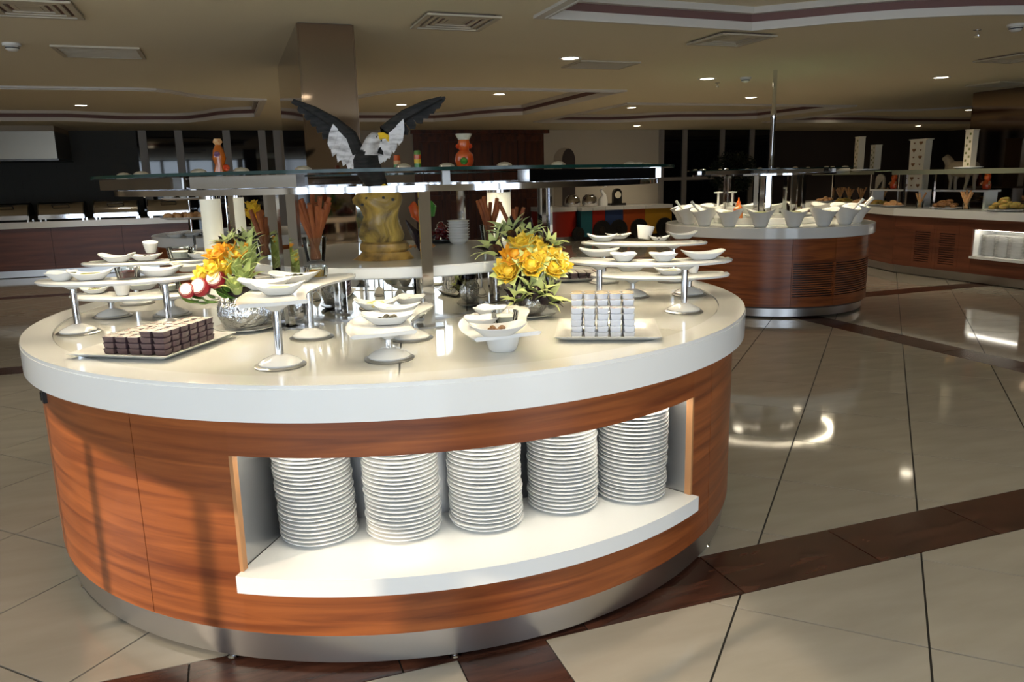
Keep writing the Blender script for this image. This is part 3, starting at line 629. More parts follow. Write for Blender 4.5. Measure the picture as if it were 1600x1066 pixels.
def stand(label, ztop, line, stems, w=.19, blunt=False, bowl=None):
    o = Vector((line[1][0], line[1][1], ZI)); t = thing('display_stand', label, 'display stand', o)
    pts = circ3(*line); n = len(pts); rings = []
    for i, p in enumerate(pts):
        q, r = Vector(pts[max(i - 1, 0)]), Vector(pts[min(i + 1, n - 1)]); d = (r - q).normalized(); nn = Vector((-d.y, d.x)); s = 2 * i / (n - 1) - 1
        k = (1 if blunt and s < 0 else max(.16, (1 - abs(s) ** 5) ** .5)) * w / 2 * (1 if not blunt else 1 - .25 * max(0, s)); z = ztop - ZI; rr = []
        for f, dz in ((-1, 0), (-.9, .004), (0, .001), (.9, .004), (1, 0), (.93, -.009), (0, -.009), (-.93, -.009)): rr.append((p[0] - o.x + nn.x * k * f, p[1] - o.y + nn.y * k * f, z + dz - .004))
        rings.append(rr)
    MB().loft(rings).build('platter', 'porcelain', t, ang=50)
    for x, y in stems:
        l = (x - o.x, y - o.y, 0); hgt = ztop - ZI
        MB().lathe([(.0, .0), (.075, .0), (.077, .004), (.070, .008), (.0, .008)], 36).build('steel_ring', 'steel', t, l)
        b = MB().lathe([(.0, .007), (.064, .007), (.065, .012), (.055, .02), (.026, .033), (.014, .037), (0, .037)], 36).build('foot', 'porcelain', t, l)
        MB().lathe([(.0125, .036), (.0125, hgt - .035)], 20).build('stem', 'chrome', t, l)
        MB().lathe([(.0135, hgt - .04), (.02, hgt - .036), (.045, hgt - .02), (.06, hgt - .012)], 24).build('flare', 'porcelain', t, l)
    if bowl:
        MB().lathe([(0, 0), (.04, 0), (.046, .006), (.05, .02), (.056, .045), (.066, ztop - ZI - .014), (0, ztop - ZI - .014)], 36).build('bowl_foot', 'porcelain', t, (bowl[0] - o.x, bowl[1] - o.y, 0))
    return t
stand('tall white crescent stand behind the tray of dark chocolate cups', ZH, [(-1.74, 2.92), (-1.5, 2.82), (-1.2, 2.98)], [(-1.64, 2.89), (-1.33, 2.97)])
stand('low white crescent stand with short stems, between two tall ones near the yellow tulips', ZL, [(-1.82, 3.28), (-1.56, 3.16), (-1.3, 3.26)], [(-1.69, 3.25), (-1.44, 3.26)])
stand('tall white crescent stand at the rear of the worktop holding a ribbed glass bowl', ZH, [(-1.93, 3.55), (-1.68, 3.5), (-1.36, 3.64)], [(-1.75, 3.6), (-1.45, 3.64)])
stand('tall white stand with a square front end before the foil pot of tulips', ZH, [(-.68, 2.2), (-.735, 2.5), (-.58, 2.86)], [(-.70, 2.28), (-.71, 2.70)], .2, True)
stand('low white stand with a square front end before the mirrored drum', ZL, [(-.375, 2.24), (-.42, 2.5), (-.30, 2.8)], [(-.38, 2.34), (-.35, 2.64)], .2, True)
stand('very low white stand resting on a bowl shaped foot beside the jam cups', .985, [(-.01, 2.25), (-.06, 2.5), (.03, 2.76)], [], .22, True, (-.03, 2.43))
stand('tall white crescent stand behind the tower of white jam cups', ZH, [(.25, 3.25), (.5, 3.04), (.87, 3.14)], [(.69, 3.06), (.36, 3.13)])
stand('low white crescent stand with short stems, under the tall ones by the jam cups', ZL, [(.38, 3.56), (.64, 3.42), (.97, 3.5)], [(.55, 3.48), (.81, 3.5)])
stand('tall white crescent stand at the rear of the worktop holding a big tilted cup', ZH, [(.40, 4.08), (.66, 3.88), (.98, 3.94)], [(.83, 3.95), (.48, 3.97)])
# ------------------------------------------------------------------ dishes
def sup(a, b, z, n=28, e=4.0, wave=0, ph=0):
    out = []
    for j in range(n):
        t = 2 * math.pi * j / n; c, s = math.cos(t), math.sin(t); k = (abs(c) ** e + abs(s) ** e) ** (-1 / e)
        out.append((a * c * k, b * s * k, z + wave * (abs(c * k) ** 2.5 if b < a * .8 else abs(c * s) * 2 * k * .7)))
    return out
def dish_mesh(l, w, h, wave, e=4.0):
    f = .55
    return MB().loft([sup(l * f * .9, w * f * .9, 0, e=3), sup(l * f, w * f, .002, e=3), sup(l * .85, w * .85, h * .72, e=e, wave=wave * .5), sup(l, w, h, e=e, wave=wave), sup(l * .985, w * .985, h + .002, e=e, wave=wave), sup(l * .8, w * .8, h * .72, e=e, wave=wave * .5), sup(l * f * .9, w * f * .9, .006, e=3)]).mesh('dish', 'porcelain', 60)
DM = {'boat': dish_mesh(.078, .042, .022, .016), 'big': dish_mesh(.085, .048, .024, .012), 'square': dish_mesh(.052, .05, .026, .006), 'small': dish_mesh(.042, .04, .024, .005),
      'cup': MB().lathe([(0, 0), (.022, 0), (.024, .004), (.036, .052), (.034, .053), (.021, .006), (0, .006)], 28).mesh('cup', 'porcelain', 60)}
rib = []
for r, z in ((.036, 0), (.038, .004), (.043, .04), (.040, .041), (.034, .006)): rib.append([(r * (1 + .025 * (j % 2)) * math.cos(2 * math.pi * j / 36), r * (1 + .025 * (j % 2)) * math.sin(2 * math.pi * j / 36), z) for j in range(36)])
DM['glass'] = MB().loft(rib, cap=False).mesh('glass_bowl', 'crystal', 20); DM['glassbase'] = None
foodmesh = {}
def food_mesh(m, kind):
    if (m, kind) in foodmesh: return foodmesh[(m, kind)]
    rn = random.Random(len(foodmesh)); b = MB()
    if kind == 'glass': b.lathe([(0, .005), (.034, .005), (.0375, .026), (.02, .028), (0, .028)], 24)
    elif kind == 'lumps':
        for i in range(7):
            a = i * .9; q = .008 + .02 * (i % 3) / 2; x, y = q * 1.5 * math.cos(a), q * math.sin(a); r = rn.uniform(.008, .012)
            b.lathe([(0, -r), (r * .8, -r * .5), (r, 0), (r * .7, r * .6), (0, r * .8)], 8, (x, y, .018))
    else: b.loft([sup(.040, .026, .008, 16, 2.5), sup(.048, .03, .016, 16, 2.5), sup(.03, .018, .022, 16, 2.5, .003), sup(.01, .006, .025, 16, 2)])
    foodmesh[(m, kind)] = b.mesh('food', m, 60); return foodmesh[(m, kind)]
def dish(kind, px, py, z, rz, label, food=None, fk='flat', sc=1, grp=None, dz=0):
    p = P(px, py, z); nm = {'cup': 'cup', 'glass': 'glass_bowl'}.get(kind, 'serving_dish')
    t = tag(put(DM[kind], nm, None, (p.x, p.y, z + dz + .0005), R_(rz), sc=sc), label, {'cup': 'cup', 'glass': 'glass bowl'}.get(kind, 'dish'), grp)
    if food: put(food_mesh(food, 'glass' if kind == 'glass' else fk), 'food', t, (0, 0, .0), 0, sc=.85 if kind in ('small', 'square') else 1)
    return t
# tall stand behind the chocolate cups
dish('square', 97, 438, ZH, 15, 'white square dish of brown bits at the tip of the stand behind the chocolate cups', 'brown_food', 'lumps')
dish('boat', 143, 437, ZH, 20, 'long white dish of green and brown bits next to a glass of red jam', 'herb')
dish('glass', 201, 435, ZH, 0, 'ribbed glass bowl of dark red jam on a tall stand', 'jam')
dish('big', 250, 431, ZH, 5, 'long white dish with pointed ends right of the glass of red jam')
dish('boat', 300, 424, ZH, 10, 'white dish half hidden by the yellow tulips on the tall stand')
# low stand
dish('boat', 149, 458, ZL, 10, 'small white dish of olives and red bits on the low stand', 'herb', 'lumps', .75)
dish('cup', 192, 461, ZL, 0, 'plain white cup standing on the low stand below the jam glass')
dish('big', 222, 452, ZL, 12, 'white dish of green salad on the low stand below the jam glass', 'green', 'flat', .9)
dish('glass', 266, 455, ZL, 0, 'ribbed glass bowl of pale cream on the low stand', 'cream')
# rear stand
dish('boat', 184, 409, ZH, 0, 'empty white dish with raised tips on the rear tall stand', None)
dish('big', 228, 407, ZH, 8, 'white dish with one dark olive under a tilted white cup', 'olive', 'lumps', .85)
c = dish('cup', 237, 404, ZH, 0, 'white cup set into a dish on the rear tall stand', dz=.028, sc=.95); c.rotation_euler = (R_(8), R_(6), 0)
dish('glass', 283, 405, ZH, 0, 'large ribbed glass bowl of white yoghurt on the rear tall stand', 'cream', sc=1.35)
dish('big', 318, 404, ZH, -10, 'white dish with a dark spoon beside the yoghurt bowl', 'olive')
# stand with square front before the tulip pot
dish('big', 416, 452, ZH, 8, 'white wavy dish right behind the dish of pale butter on the tall stand', None)
dish('boat', 437, 460, ZH, 3, 'white dish of pale yellow butter at the front of the tall square ended stand', 'butter')
dish('big', 461, 441, ZH, -8, 'white dish of dark olives on the tall square ended stand beside the honey glass', 'olive', 'lumps')
dish('glass', 494, 434, ZH, 0, 'ribbed glass bowl of golden honey on the tall square ended stand', 'honey')
# low stand before the drum
dish('boat', 589, 483, ZL, 5, 'white dish of bright yellow butter curls on the low square ended stand', 'butter', 'lumps')
dish('square', 640, 476, ZL, -15, 'white square dish of brown morsels on the low square ended stand', 'brown_food', 'lumps')
dish('boat', 621, 491, ZL, -5, 'white dish of smooth cream on the low square ended stand', 'cream')
dish('big', 607, 506, ZL, 0, 'white dish of black olives with lifted tips at the front of the low stand', 'olive', 'lumps')
# stand on a bowl foot
dish('square', 766, 494, .985, -20, 'white square dish of pale spread beside the flower pot on the very low stand', 'cream')
dish('square', 752, 511, .985, 10, 'white square dish of pink spread on the very low stand', 'pink')
dish('glass', 789, 506, .985, 0, 'glass bowl with a little jam on the very low stand', 'cream')
dish('big', 778, 524, .985, 14, 'white dish of chocolate pieces with lifted tips on the very low stand', 'brown_food', 'lumps')
# tall stand behind the white jam cups
dish('big', 936, 401, ZH, -8, 'long empty white dish at the inner end of the tall stand behind the jam cups')
dish('square', 974, 408, ZH, 0, 'empty white square dish next to a longer dish behind the jam cups')
dish('square', 1036, 408, ZH, 5, 'empty white square dish alone mid way along the tall stand behind the jam cups')
dish('big', 1098, 405, ZH, 5, 'long empty white dish at the outer end of the tall stand behind the jam cups')
dish('boat', 985, 424, ZL, 0, 'shallow white dish at the inner part of the low stand under the tall one')
dish('big', 1047, 429, ZL, 4, 'white dish of green herbs on the low stand by the jam cups', 'herb', 'flat', .85)
dish('cup', 1083, 427, ZL, 0, 'small white cup at the outer part of the low stand by the jam cups', sc=.8)
dish('boat', 941, 377, ZH, -12, 'white folded rim dish at the end of the rear stand with the tilted cup')
dish('big', 966, 373, ZH, 5, 'white dish with dark bits beside the tilted cup on the rear stand', 'olive', 'lumps', .8)
c = dish('cup', 1006, 375, ZH, 0, 'big white cup leaning over on the rear tall stand', sc=1.3, dz=.004); c.rotation_euler = (R_(-6), R_(9), 0)
dish('boat', 1030, 376, ZH, 0, 'low white dish right beside the big leaning cup', 'olive', 'lumps', .7)
dish('boat', 1066, 373, ZH, 4, 'white dish alone near the tip of the rear tall stand with the tilted cup')
# ================================================================== TRAYS OF PORTION CUPS
def tray(label, fl, fr, depth, hz=.022):
    a, b = P(*fl, ZI + hz), P(*fr, ZI + hz); d = (b - a); w = d.length; an = math.atan2(d.y, d.x); e = d.normalized(); nn = Vector((-e.y, e.x, 0)); c = (a + b) / 2 + nn * depth / 2
    t = thing('serving_tray', label, 'tray', (c.x, c.y, ZI), an); A, B = w / 2, depth / 2
    rc = lambda k, z, A=A, B=B: [(-A + k, -B + k, z), (A - k, -B + k, z), (A - k, B - k, z), (-A + k, B - k, z)]
    MB().loft([rc(.05, 0), rc(.045, .0), rc(.004, hz - .003), rc(0, hz), rc(.006, hz), rc(.05, .006)]).build('tray_body', 'porcelain', t, ang=25)
    return t, an, w
def pack_mesh(m, w, h, nm):
    r = lambda k, z, c=.3: [(x, y, z) for x, y, _ in sup(w * k, w * k, 0, 16, 7)]
    return MB().loft([r(.40, 0), r(.44, .003), r(.48, h * .8), r(.5, h * .82), r(.5, h)]).mesh(nm, m, 40)
def lid_mesh(m, w, h): return MB().loft([[(x, y, h) for x, y, _ in sup(w * .49, w * .49, 0, 16, 7)], [(x, y, h + .001) for x, y, _ in sup(w * .49, w * .49, 0, 16, 7)]]).mesh('foil_lid', m)
def packs(t, an, x0, y0, w, h, layers, cols, rows, cm, lm, label, grp, extra=()):
    me, le = pack_mesh(cm, w - .004, h - .001, 'portion_cup'), lid_mesh(lm, w - .004, h - .001); R3 = Matrix.Rotation(an, 3, 'Z'); rn = random.Random(int(w * 1e4))
    cells = [(c, r, l) for l in range(layers) for r in range(rows) for c in range(cols) if l == layers - 1 or r == 0 or c in (0, cols - 1) or r == rows - 1] + list(extra)
    allc = set(cells)
    for c, r, l in cells:
        q = R3 @ Vector((x0 + (c + .5) * w, y0 + (r + .5) * w, 0)); o = put(me, 'portion_cup', None, (t.location.x + q.x + rn.uniform(-.0012, .0012), t.location.y + q.y + rn.uniform(-.0012, .0012), ZI + .0065 + l * h), an + rn.uniform(-.03, .03))
        tag(o, label, 'portion cup', grp)
        if (c, r, l + 1) not in allc: put(le, 'foil_lid', o)
t, an, w = tray('white rectangular tray carrying dark chocolate portion cups', (101, 553), (259, 558), .40)
packs(t, an, -.105, -.13, .047, .0195, 3, 5, 6, 'choc_cup', 'choc_lid', 'dark brown chocolate spread portion cup stacked on the front tray', 'chocolate portion cups on the front tray', [(c, r, 3) for c in (3, 4) for r in range(0, 6)])
t2, an2, w2 = tray('white square tray carrying a tower of white jam portion cups', (866, 527), (1035, 527), .34)
packs(t2, an2, -.125, -.115, .0435, .0205, 5, 5, 4, 'white_cup', 'white_lid', 'white jam portion cup with printed foil lid in the tower on the tray', 'white jam portion cups', [(c, r, 5) for c in range(5) for r in (1, 2)])
rm = MB().lathe([(0, 0), (.018, 0), (.021, .016), (.0215, .018), (0, .018)], 18).mesh('portion_pot', 'white_cup'); rl = MB().lathe([(0, .018), (.0205, .018), (.0205, .0192), (0, .0192)], 18).mesh('foil_lid', 'stone')
R3 = Matrix.Rotation(an2, 3, 'Z')
for i in range(10):
    q = R3 @ Vector((-.105 + .0435 * (i % 5), -.04 + .043 * (i // 5), 0)); o = tag(put(rm, 'portion_pot', None, (t2.location.x + q.x, t2.location.y + q.y, ZI + .0066 + 6 * .0205)), 'round white portion pot on top of the jam cup tower', 'portion pot', 'round pots on the jam cup tower'); put(rl, 'foil_lid', o)
t3, an3, w3 = tray('white tray of dark portion cups at the rear of the worktop behind the flowers', (868, 437), (955, 434), .3)
packs(t3, an3, -.11, -.1, .047, .0195, 2, 5, 3, 'choc_cup', 'choc_lid', 'dark portion cup on the rear tray behind the flowers', 'dark portion cups on the rear tray')
# ================================================================== FLOWER ARRANGEMENTS
def petal_mesh(name, m, L, w, curl, tipw=.0, cup=.25):
    rings = []; n = 7
    for i in range(n):
        t = i / (n - 1); ww = w * (math.sin(math.pi * min(1, t * .82 + .12)) ** .8) * (1 - t ** 3 * (1 - tipw)); ang = curl * t * t; x = L * (t * math.sin(ang) * .9); z = L * t * (math.cos(ang * .8))
        rings.append([(x - cup * ww, -ww, z), (x, 0, z), (x - cup * ww, ww, z), (x - cup * ww + .0012, ww, z), (x + .002, 0, z), (x - cup * ww + .0012, -ww, z)])
    return MB().loft(rings).mesh(name, m, 60)
PM = {'y': petal_mesh('petal', 'yellow', .042, .018, .15, .45), 'o': petal_mesh('petal', 'orange', .042, .018, .2, .45), 'p': petal_mesh('outer_petal', 'pale_petal', .046, .018, .35, .35), 'g': petal_mesh('leaf', 'light_green', .05, .016, .3),
      's': petal_mesh('spike_leaf', 'pale_petal', .064, .011, .55, .0), 'd': petal_mesh('dark_sheath', 'aubergine', .062, .016, .4), 'G': petal_mesh('leaf', 'green', .065, .02, .5), 'L': petal_mesh('spike_leaf', 'light_green', .062, .011, .35)}
CM = {k: MB().lathe([(0, -.01), (.011, -.004), (.015, .012), (.012, .026), (.004, .032)], 12).mesh('flower', m, 60) for k, m in (('y', 'yellow'), ('o', 'orange'), ('g', 'light_green'), ('d', 'aubergine'))}
def flower(parent, loc, dirv, core, rings, sc=1.0, seed=0):
    q = Vector((0, 0, 1)).rotation_difference(Vector(dirv).normalized()); rn = random.Random(seed)
    o = put(CM[core], 'flower', parent, loc, sc=sc); o.rotation_mode = 'QUATERNION'; o.rotation_quaternion = q
    for kind, n, tilt, r, s in rings:
        for i in range(n):
            a = 2 * math.pi * (i + rn.uniform(-.2, .2)) / n + r * 40; c = put(PM[kind], PM[kind].name.split('.')[0], o, (r * math.cos(a), r * math.sin(a), -.004), sc=s * rn.uniform(.9, 1.1))
            c.rotation_euler = (0, R_(tilt + rn.uniform(-6, 6)), a); c.rotation_mode = 'XYZ'
    return o
TUL = [('y', 6, 14, .010, .95), ('y', 5, 4, .005, .85)]; TULO = [('o', 6, 16, .010, .95), ('o', 5, 4, .005, .85)]
ROSE = [('p', 7, 22, .012, .9), ('y', 8, 24, .011, .95), ('y', 7, 14, .008, .92), ('y', 5, 4, .004, .84)]; ROSEO = [('o', 8, 30, .012, .95), ('o', 7, 18, .009, .88), ('o', 5, 6, .005, .8)]
SPK = [('d', 6, 20, .010, .95), ('s', 6, 10, .007, 1.0), ('s', 5, 24, .009, 1.0)]; SPG = [('g', 5, 12, .010, .9), ('L', 6, 8, .007, 1.0), ('s', 5, 20, .008, .9)]
def pot(t, r, h):
    rn = random.Random(int(r * 1e4)); rings = []
    for i in range(9):
        f = i / 8; rr = r * (.62 + .40 * math.sin(math.pi * (f * .8 + .12))); rings.append([(rr * (1 + rn.uniform(-.03, .03)) * math.cos(2 * math.pi * j / 28), rr * (1 + rn.uniform(-.03, .03)) * math.sin(2 * math.pi * j / 28), h * f) for j in range(28)])
    MB().loft(rings).build('foil_pot', 'foil', t, (0, 0, .016), ang=25)
saucer = MB().lathe([(0, 0), (.06, 0), (.068, .004), (.108, .013), (.11, .016), (.106, .016), (.066, .007), (0, .007)], 40).mesh('saucer', 'porcelain', 50)
def arrangement(label, slabel, base, pr, ph, items, lab_scale=1.0):
    b = P(*base, ZI); loc = Vector((b.x, b.y, ZI)) + Vector((b.x, b.y, 0)).normalized() * pr * .8
    tag(put(saucer, 'saucer', None, loc, sc=1.05), slabel, 'plate')
    t = thing('flower_arrangement', label, 'flowers', loc + Vector((0, 0, .004))); pot(t, pr, ph)
    cen = Vector((0, 0, ph * .9)); rn = random.Random(5)
    MB().lathe([(0, ph - .01), (pr * .7, ph), (pr * .75, ph + .03), (pr * .4, ph + .09), (0, ph + .11)], 16).build('stuffing', 'aubergine', t)
    for k, (core, rings, px, py, dd, sc) in enumerate(items):
        q = PD(px, py, (loc.x, loc.y)); v = Vector((q.x, q.y, 0)).normalized() * dd; l = q + v - t.location
        l = Vector((l.x, l.y, l.z)); sc *= 1.4; dr_ = (l - cen); dr_ = Vector((dr_.x * 1.1, -.05, abs(dr_.z) * .6 + .08)) if core in 'dg' else dr_ + Vector((0, -.09, .02)); dr_ = dr_.normalized()
        root = l - dr_ * .025 * sc; o = flower(t, root, dr_, core, rings, sc, k)
        MB().tube([cen * .8 + Vector((rn.uniform(-.02, .02), 0, 0)), cen.lerp(root, .5), root], .004, 6).build('stalk', 'light_green', t)
    return t
LA = [('o', TULO, 337, 393, -.03, 1.15), ('o', TULO, 352, 385, .0, 1.1), ('y', TULO, 372, 392, -.02, 1.1), ('y', TUL, 331, 414, -.06, 1.1), ('y', TUL, 347, 410, -.05, 1.2), ('y', TUL, 312, 427, -.05, .95), ('y', TUL, 330, 425, -.07, 1.0),
      ('g', SPG, 366, 408, -.05, 1.0), ('g', SPG, 384, 388, -.02, 1.0), ('g', SPG, 380, 425, -.07, 1.05), ('g', SPG, 390, 405, -.02, 1.0), ('d', SPK, 356, 378, .03, .9), ('d', SPK, 386, 375, .03, .9), ('g', SPG, 368, 440, -.08, .9)]
la = arrangement('arrangement of carved yellow tulips, red radishes and green leaves in a foil pot', 'white saucer under the foil pot of yellow tulips and radishes', (386, 521), .098, .115, LA)
for k, (px, py, sc) in enumerate(((325, 445, 1.3), (348, 433, 1.3), (305, 450, 1.05))):
    q = PD(px, py, la.location) - la.location; q.y -= .07
    o = MB().lathe([(0, -.028), (.018, -.022), (.028, 0), (.024, .014), (.021, .0165)], 18).build('radish', 'radish', la, q); o.rotation_euler = (R_(62), R_(-22 + 12 * k), 0); o.scale = (sc, sc, sc)
    MB().lathe([(.0225, .0155), (.014, .0185), (0, .019)], 18).build('cut_face', 'radish_flesh', o)
for k, (px, py, a) in enumerate(((300, 458, -80), (312, 463, -75), (327, 462, -60), (335, 468, -85), (350, 462, -50), (320, 470, -95), (306, 467, -88), (343, 455, -65), (356, 452, -40), (364, 462, -70))):
    q = PD(px, py, la.location) - la.location; q.y -= .05 - .01 * (k % 3); o = put(PM['G'], 'leaf', la, q - Vector((-.03, 0, 0)), sc=1.15); o.rotation_euler = (R_(20 * (k % 3)), R_(a), R_(15 * (k % 4) - 20))
RA = [('y', ROSE, 793, 418, -.08, 1.25), ('y', ROSE, 830, 408, -.09, 1.3), ('y', ROSE, 813, 374, -.02, 1.25), ('o', ROSEO, 804, 392, -.06, 1.2), ('y', ROSE, 846, 394, -.05, 1.15), ('y', ROSE, 843, 378, .0, .95), ('y', ROSE, 866, 413, -.06, 1.2), ('y', ROSE, 880, 408, -.02, 1.0), ('y', ROSE, 868, 394, -.01, 1.0),
      ('d', SPK, 770, 381, -.02, 1.25), ('d', SPK, 795, 358, .02, 1.2), ('d', SPK, 811, 457, -.1, 1.0), ('d', SPK, 838, 446, -.1, 1.15), ('d', SPK, 860, 456, -.08, 1.15), ('d', SPK, 861, 378, .03, 1.0), ('d', SPK, 824, 362, .05, 1.0)]
arrangement('arrangement of carved yellow roses and dark spiky leaves in a foil pot', 'white saucer under the foil pot of yellow roses', (824, 499), .085, .10, RA)
RB = [('y', TUL, 393, 318, 0, 1.2), ('o', TULO, 402, 335, 0, 1.2), ('y', TUL, 398, 326, .02, 1.2), ('g', SPG, 404, 350, 0, 1.1), ('y', TUL, 390, 330, 0, 1.1)]
arrangement('small arrangement of orange tulips on the far side of the worktop by the chrome posts', 'white saucer of the far orange tulip arrangement', (402, 418), .06, .08, RB)
# ================================================================== SECOND ROUND COUNTER
def cylaz(px, py, c, R):
    d = ray(px, py); o = Vector((-c[0], -c[1])); dd = Vector((d.x, d.y)); A = dd.dot(dd); B = 2 * o.dot(dd); Cc = o.dot(o) - R * R; disc = B * B - 4 * A * Cc
    t = (-B - math.sqrt(max(0, disc))) / (2 * A); q = o + dd * t; return math.degrees(math.atan2(q.x, -q.y)), d.z * t + HC
def round_counter(c, label, wlabel, rl, seams, grilles=()):
    t = thing('buffet_counter', label, 'counter', (c[0], c[1], 0)); rw, rp = rl - .05, rl - .09
    for a0, a1 in zip(seams, seams[1:]):
        gs = [g for g in grilles if a0 - .01 <= g[0] and g[1] <= a1 + .01]
        if not gs: MB().arc(rw - .02, rw, .118, .795, a0 + .1, a1 - .1).build('wood_panel', 'walnut', t); continue
        g = gs[0]; o = MB().arc(rw - .02, rw, .118, g[2], a0 + .1, a1 - .1).arc(rw - .02, rw, g[3], .795, a0 + .1, a1 - .1).arc(rw - .02, rw, g[2], g[3], a0 + .1, g[0] + 0.8).arc(rw - .02, rw, g[2], g[3], g[1] - .8, a1 - .1).build('wood_panel', 'walnut', t)
        MB().arc(rw - .03, rw - .022, g[2], g[3], a0 + .2, a1 - .2).build('grille_backing', 'black', o)
        ns = 15; hh = (g[3] - g[2]) / ns
        for i in range(ns): MB().arc(rw - .018, rw - .001, g[2] + hh * i + hh * .48, g[2] + hh * (i + 1), g[0] + .8, g[1] - .8, 8).build('slat', 'walnut', o)
    MB().arc(rp - .012, rp, .018, .118, 0, 360, 90).build('plinth', 'steel', t)
    MB().arc(.3, rw - .02, .10, .118, 0, 360, 60).build('base_board', 'wall_dark', t)
    w = thing('worktop', wlabel, 'worktop', (c[0], c[1], 0))
    MB().lathe([(0, .795), (rl - .004, .795), (rl, .80), (rl, .895), (rl - .006, .90), (0, .90)], 120).build('slab', 'solid_white', w)
    return t
C2 = (2.83, 8.60)
ga = [cylaz(x, 440, C2, 1.04)[0] for x in (1236, 1303, 1354)]
round_counter(C2, 'round walnut counter with slatted vent panels, ringed by white bowls', 'round white worktop under the ring of white salad bowls', 1.09, [ga[2] - 360 + 90, ga[0] - 80, ga[0], ga[1], ga[2], ga[2] + 90], [(ga[0], ga[1], .22, .56), (ga[1], ga[2], .22, .56)])
def bowl_mesh(r, h, tilt=.25):
    rings = []
    for rr, z, k in ((.36, 0, 0), (.40, .02, 0), (.46, .12, 0), (.62, .5, .3), (.92, .9, .9), (1, 1, 1), (.97, 1.0, 1), (.88, .88, .85), (.5, .4, .2), (.3, .12, 0)):
        rings.append([(r * rr * math.cos(2 * math.pi * j / 32), r * rr * math.sin(2 * math.pi * j / 32), h * z * (1 + tilt * k * .5 * math.cos(2 * math.pi * j / 32 * 2))) for j in range(32)])
    return MB().loft(rings).mesh('salad_bowl', 'porcelain', 60)
BM = bowl_mesh(.145, .165); spm = MB().tube([(0, 0, .05), (.08, 0, .16), (.16, 0, .25)], [.012, .008, .016], 8).mesh('spoon', 'porcelain')
sal = MB().lathe([(0, .13), (.10, .125), (.06, .15), (0, .155)], 14).mesh('salad', 'herb', 60)
for i in range(9):
    a = -82 + 20 * i; q = Vector((C2[0] + .9 * math.sin(R_(a)), C2[1] - .9 * math.cos(R_(a)), .9005))
    has = i in (0, 1, 6, 7, 8)
    o = tag(put(BM, 'salad_bowl', None, q, R_(a)), 'deep flared white salad bowl with a serving spoon on the ring of bowls' if has else 'deep flared white salad bowl without a spoon in the ring of bowls', 'bowl', 'salad bowls with spoons' if has else 'salad bowls without spoons')
    put(sal, 'salad', o)
    if has: put(spm, 'serving_spoon', o, (0, 0, 0), R_(-160 if i < 2 else -20) - R_(a))
for i in range(9):
    a = 98 + 20 * i; tag(put(BM, 'salad_bowl', None, (C2[0] + .9 * math.sin(R_(a)), C2[1] - .9 * math.cos(R_(a)), .9005), R_(a)), 'deep flared white salad bowl on the far side of the ring of bowls', 'bowl', 'salad bowls on the far side')
# raised platform, posts, pole, glass ring of the second counter
pt_ = thing('display_riser', 'low white round riser in the middle of the second counter', 'display stand', (C2[0], C2[1], .9005))
MB().lathe([(0, 0), (.56, 0), (.565, .004), (.565, .06), (.56, .064), (0, .064)], 60).build('riser_top', 'solid_white', pt_)
g2 = thing('sneeze_guard', 'smaller chrome framed glass canopy around the tall steel pole', 'sneeze guard', (C2[0], C2[1], 0))
for a in (-32, -25, -18, 12, 19, 26, 130, 140, 220, 230): flatpost(g2, .5, a, .965, 1.40, .045, .02, False)
MB().arc(.77, .81, 1.409, 1.418, 0, 360, 100).arc(.80, .81, 1.40, 1.409, 0, 360, 100).arc(.77, .777, 1.40, 1.409, 0, 360, 100).build('lower_ring', 'chrome', g2); MB().arc(.78, .798, 1.406, 1.409, 0, 360, 100).build('led_strip', 'led', g2)
for a in (-25, 19, 135, 225): MB().box(-.02, .02, -.78, -.48, 1.402, 1.417).build('radial_arm', 'chrome', g2, (0, 0, 0), R_(a))
for k in range(7):
    a = -70 + 51.4 * k; p0, p1 = [Vector((.79 * math.sin(R_(a + s)), -.79 * math.cos(R_(a + s)))) for s in (0, 40)]; v = p1 - p0; m = (p0 + p1) / 2
    MB().box(-v.length / 2, v.length / 2, -.02, .02, 1.42, 1.456).build('beam', 'beam_steel', g2, (m.x, m.y, 0), math.atan2(v.y, v.x))
gg = MB().arc(.3, .86, 1.458, 1.467, 0, 360, 100).build('glass_top', 'green_glass', g2); MB().arc(.8595, .8615, 1.458, 1.467, 0, 360, 100).build('glass_rim', 'glass_edge', gg)
for k in range(14): put(dome, 'bolt_cap', g2, (.78 * math.sin(.45 * k), -.78 * math.cos(.45 * k), 1.467))
pp = P(1208, 190, 1.9); d_ = ray(1208, 190); tt = 8.55 / d_.y
po_ = thing('steel_pole', 'tall thin steel pole from the second counter to the ceiling', 'pole', (d_.x * tt, 8.55, .9645))
MB().lathe([(.024, 0), (.024, 1.0), (.03, 1.02), (.03, 1.10), (.022, 1.12), (.022, ZC - .9645)], 16).build('pole_tube', 'chrome', po_); MB().lathe([(.06, 0), (.06, .01), (.024, .012)], 20).build('pole_foot', 'chrome', po_)
def on2(px, dy=0):
    d = ray(px, 320); y = C2[1] - .25 + dy; return Vector((d.x / d.y * y, y, .965))
for px in (1154, 1247):
    q = on2(px, -.1); b = thing('sauce_bottle', 'amber sauce bottle with pointed cap among the salad bowls', 'bottle', q, 0, 'sauce bottles on the second counter')
    MB().lathe([(0, 0), (.045, 0), (.05, .01), (.05, .10), (.026, .13), (.024, .15)], 20).build('bottle_body', 'amber', b); MB().lathe([(.022, .15), (.022, .17), (.010, .18), (.005, .215), (0, .216)], 16).build('cap', 'red_glaze', b)
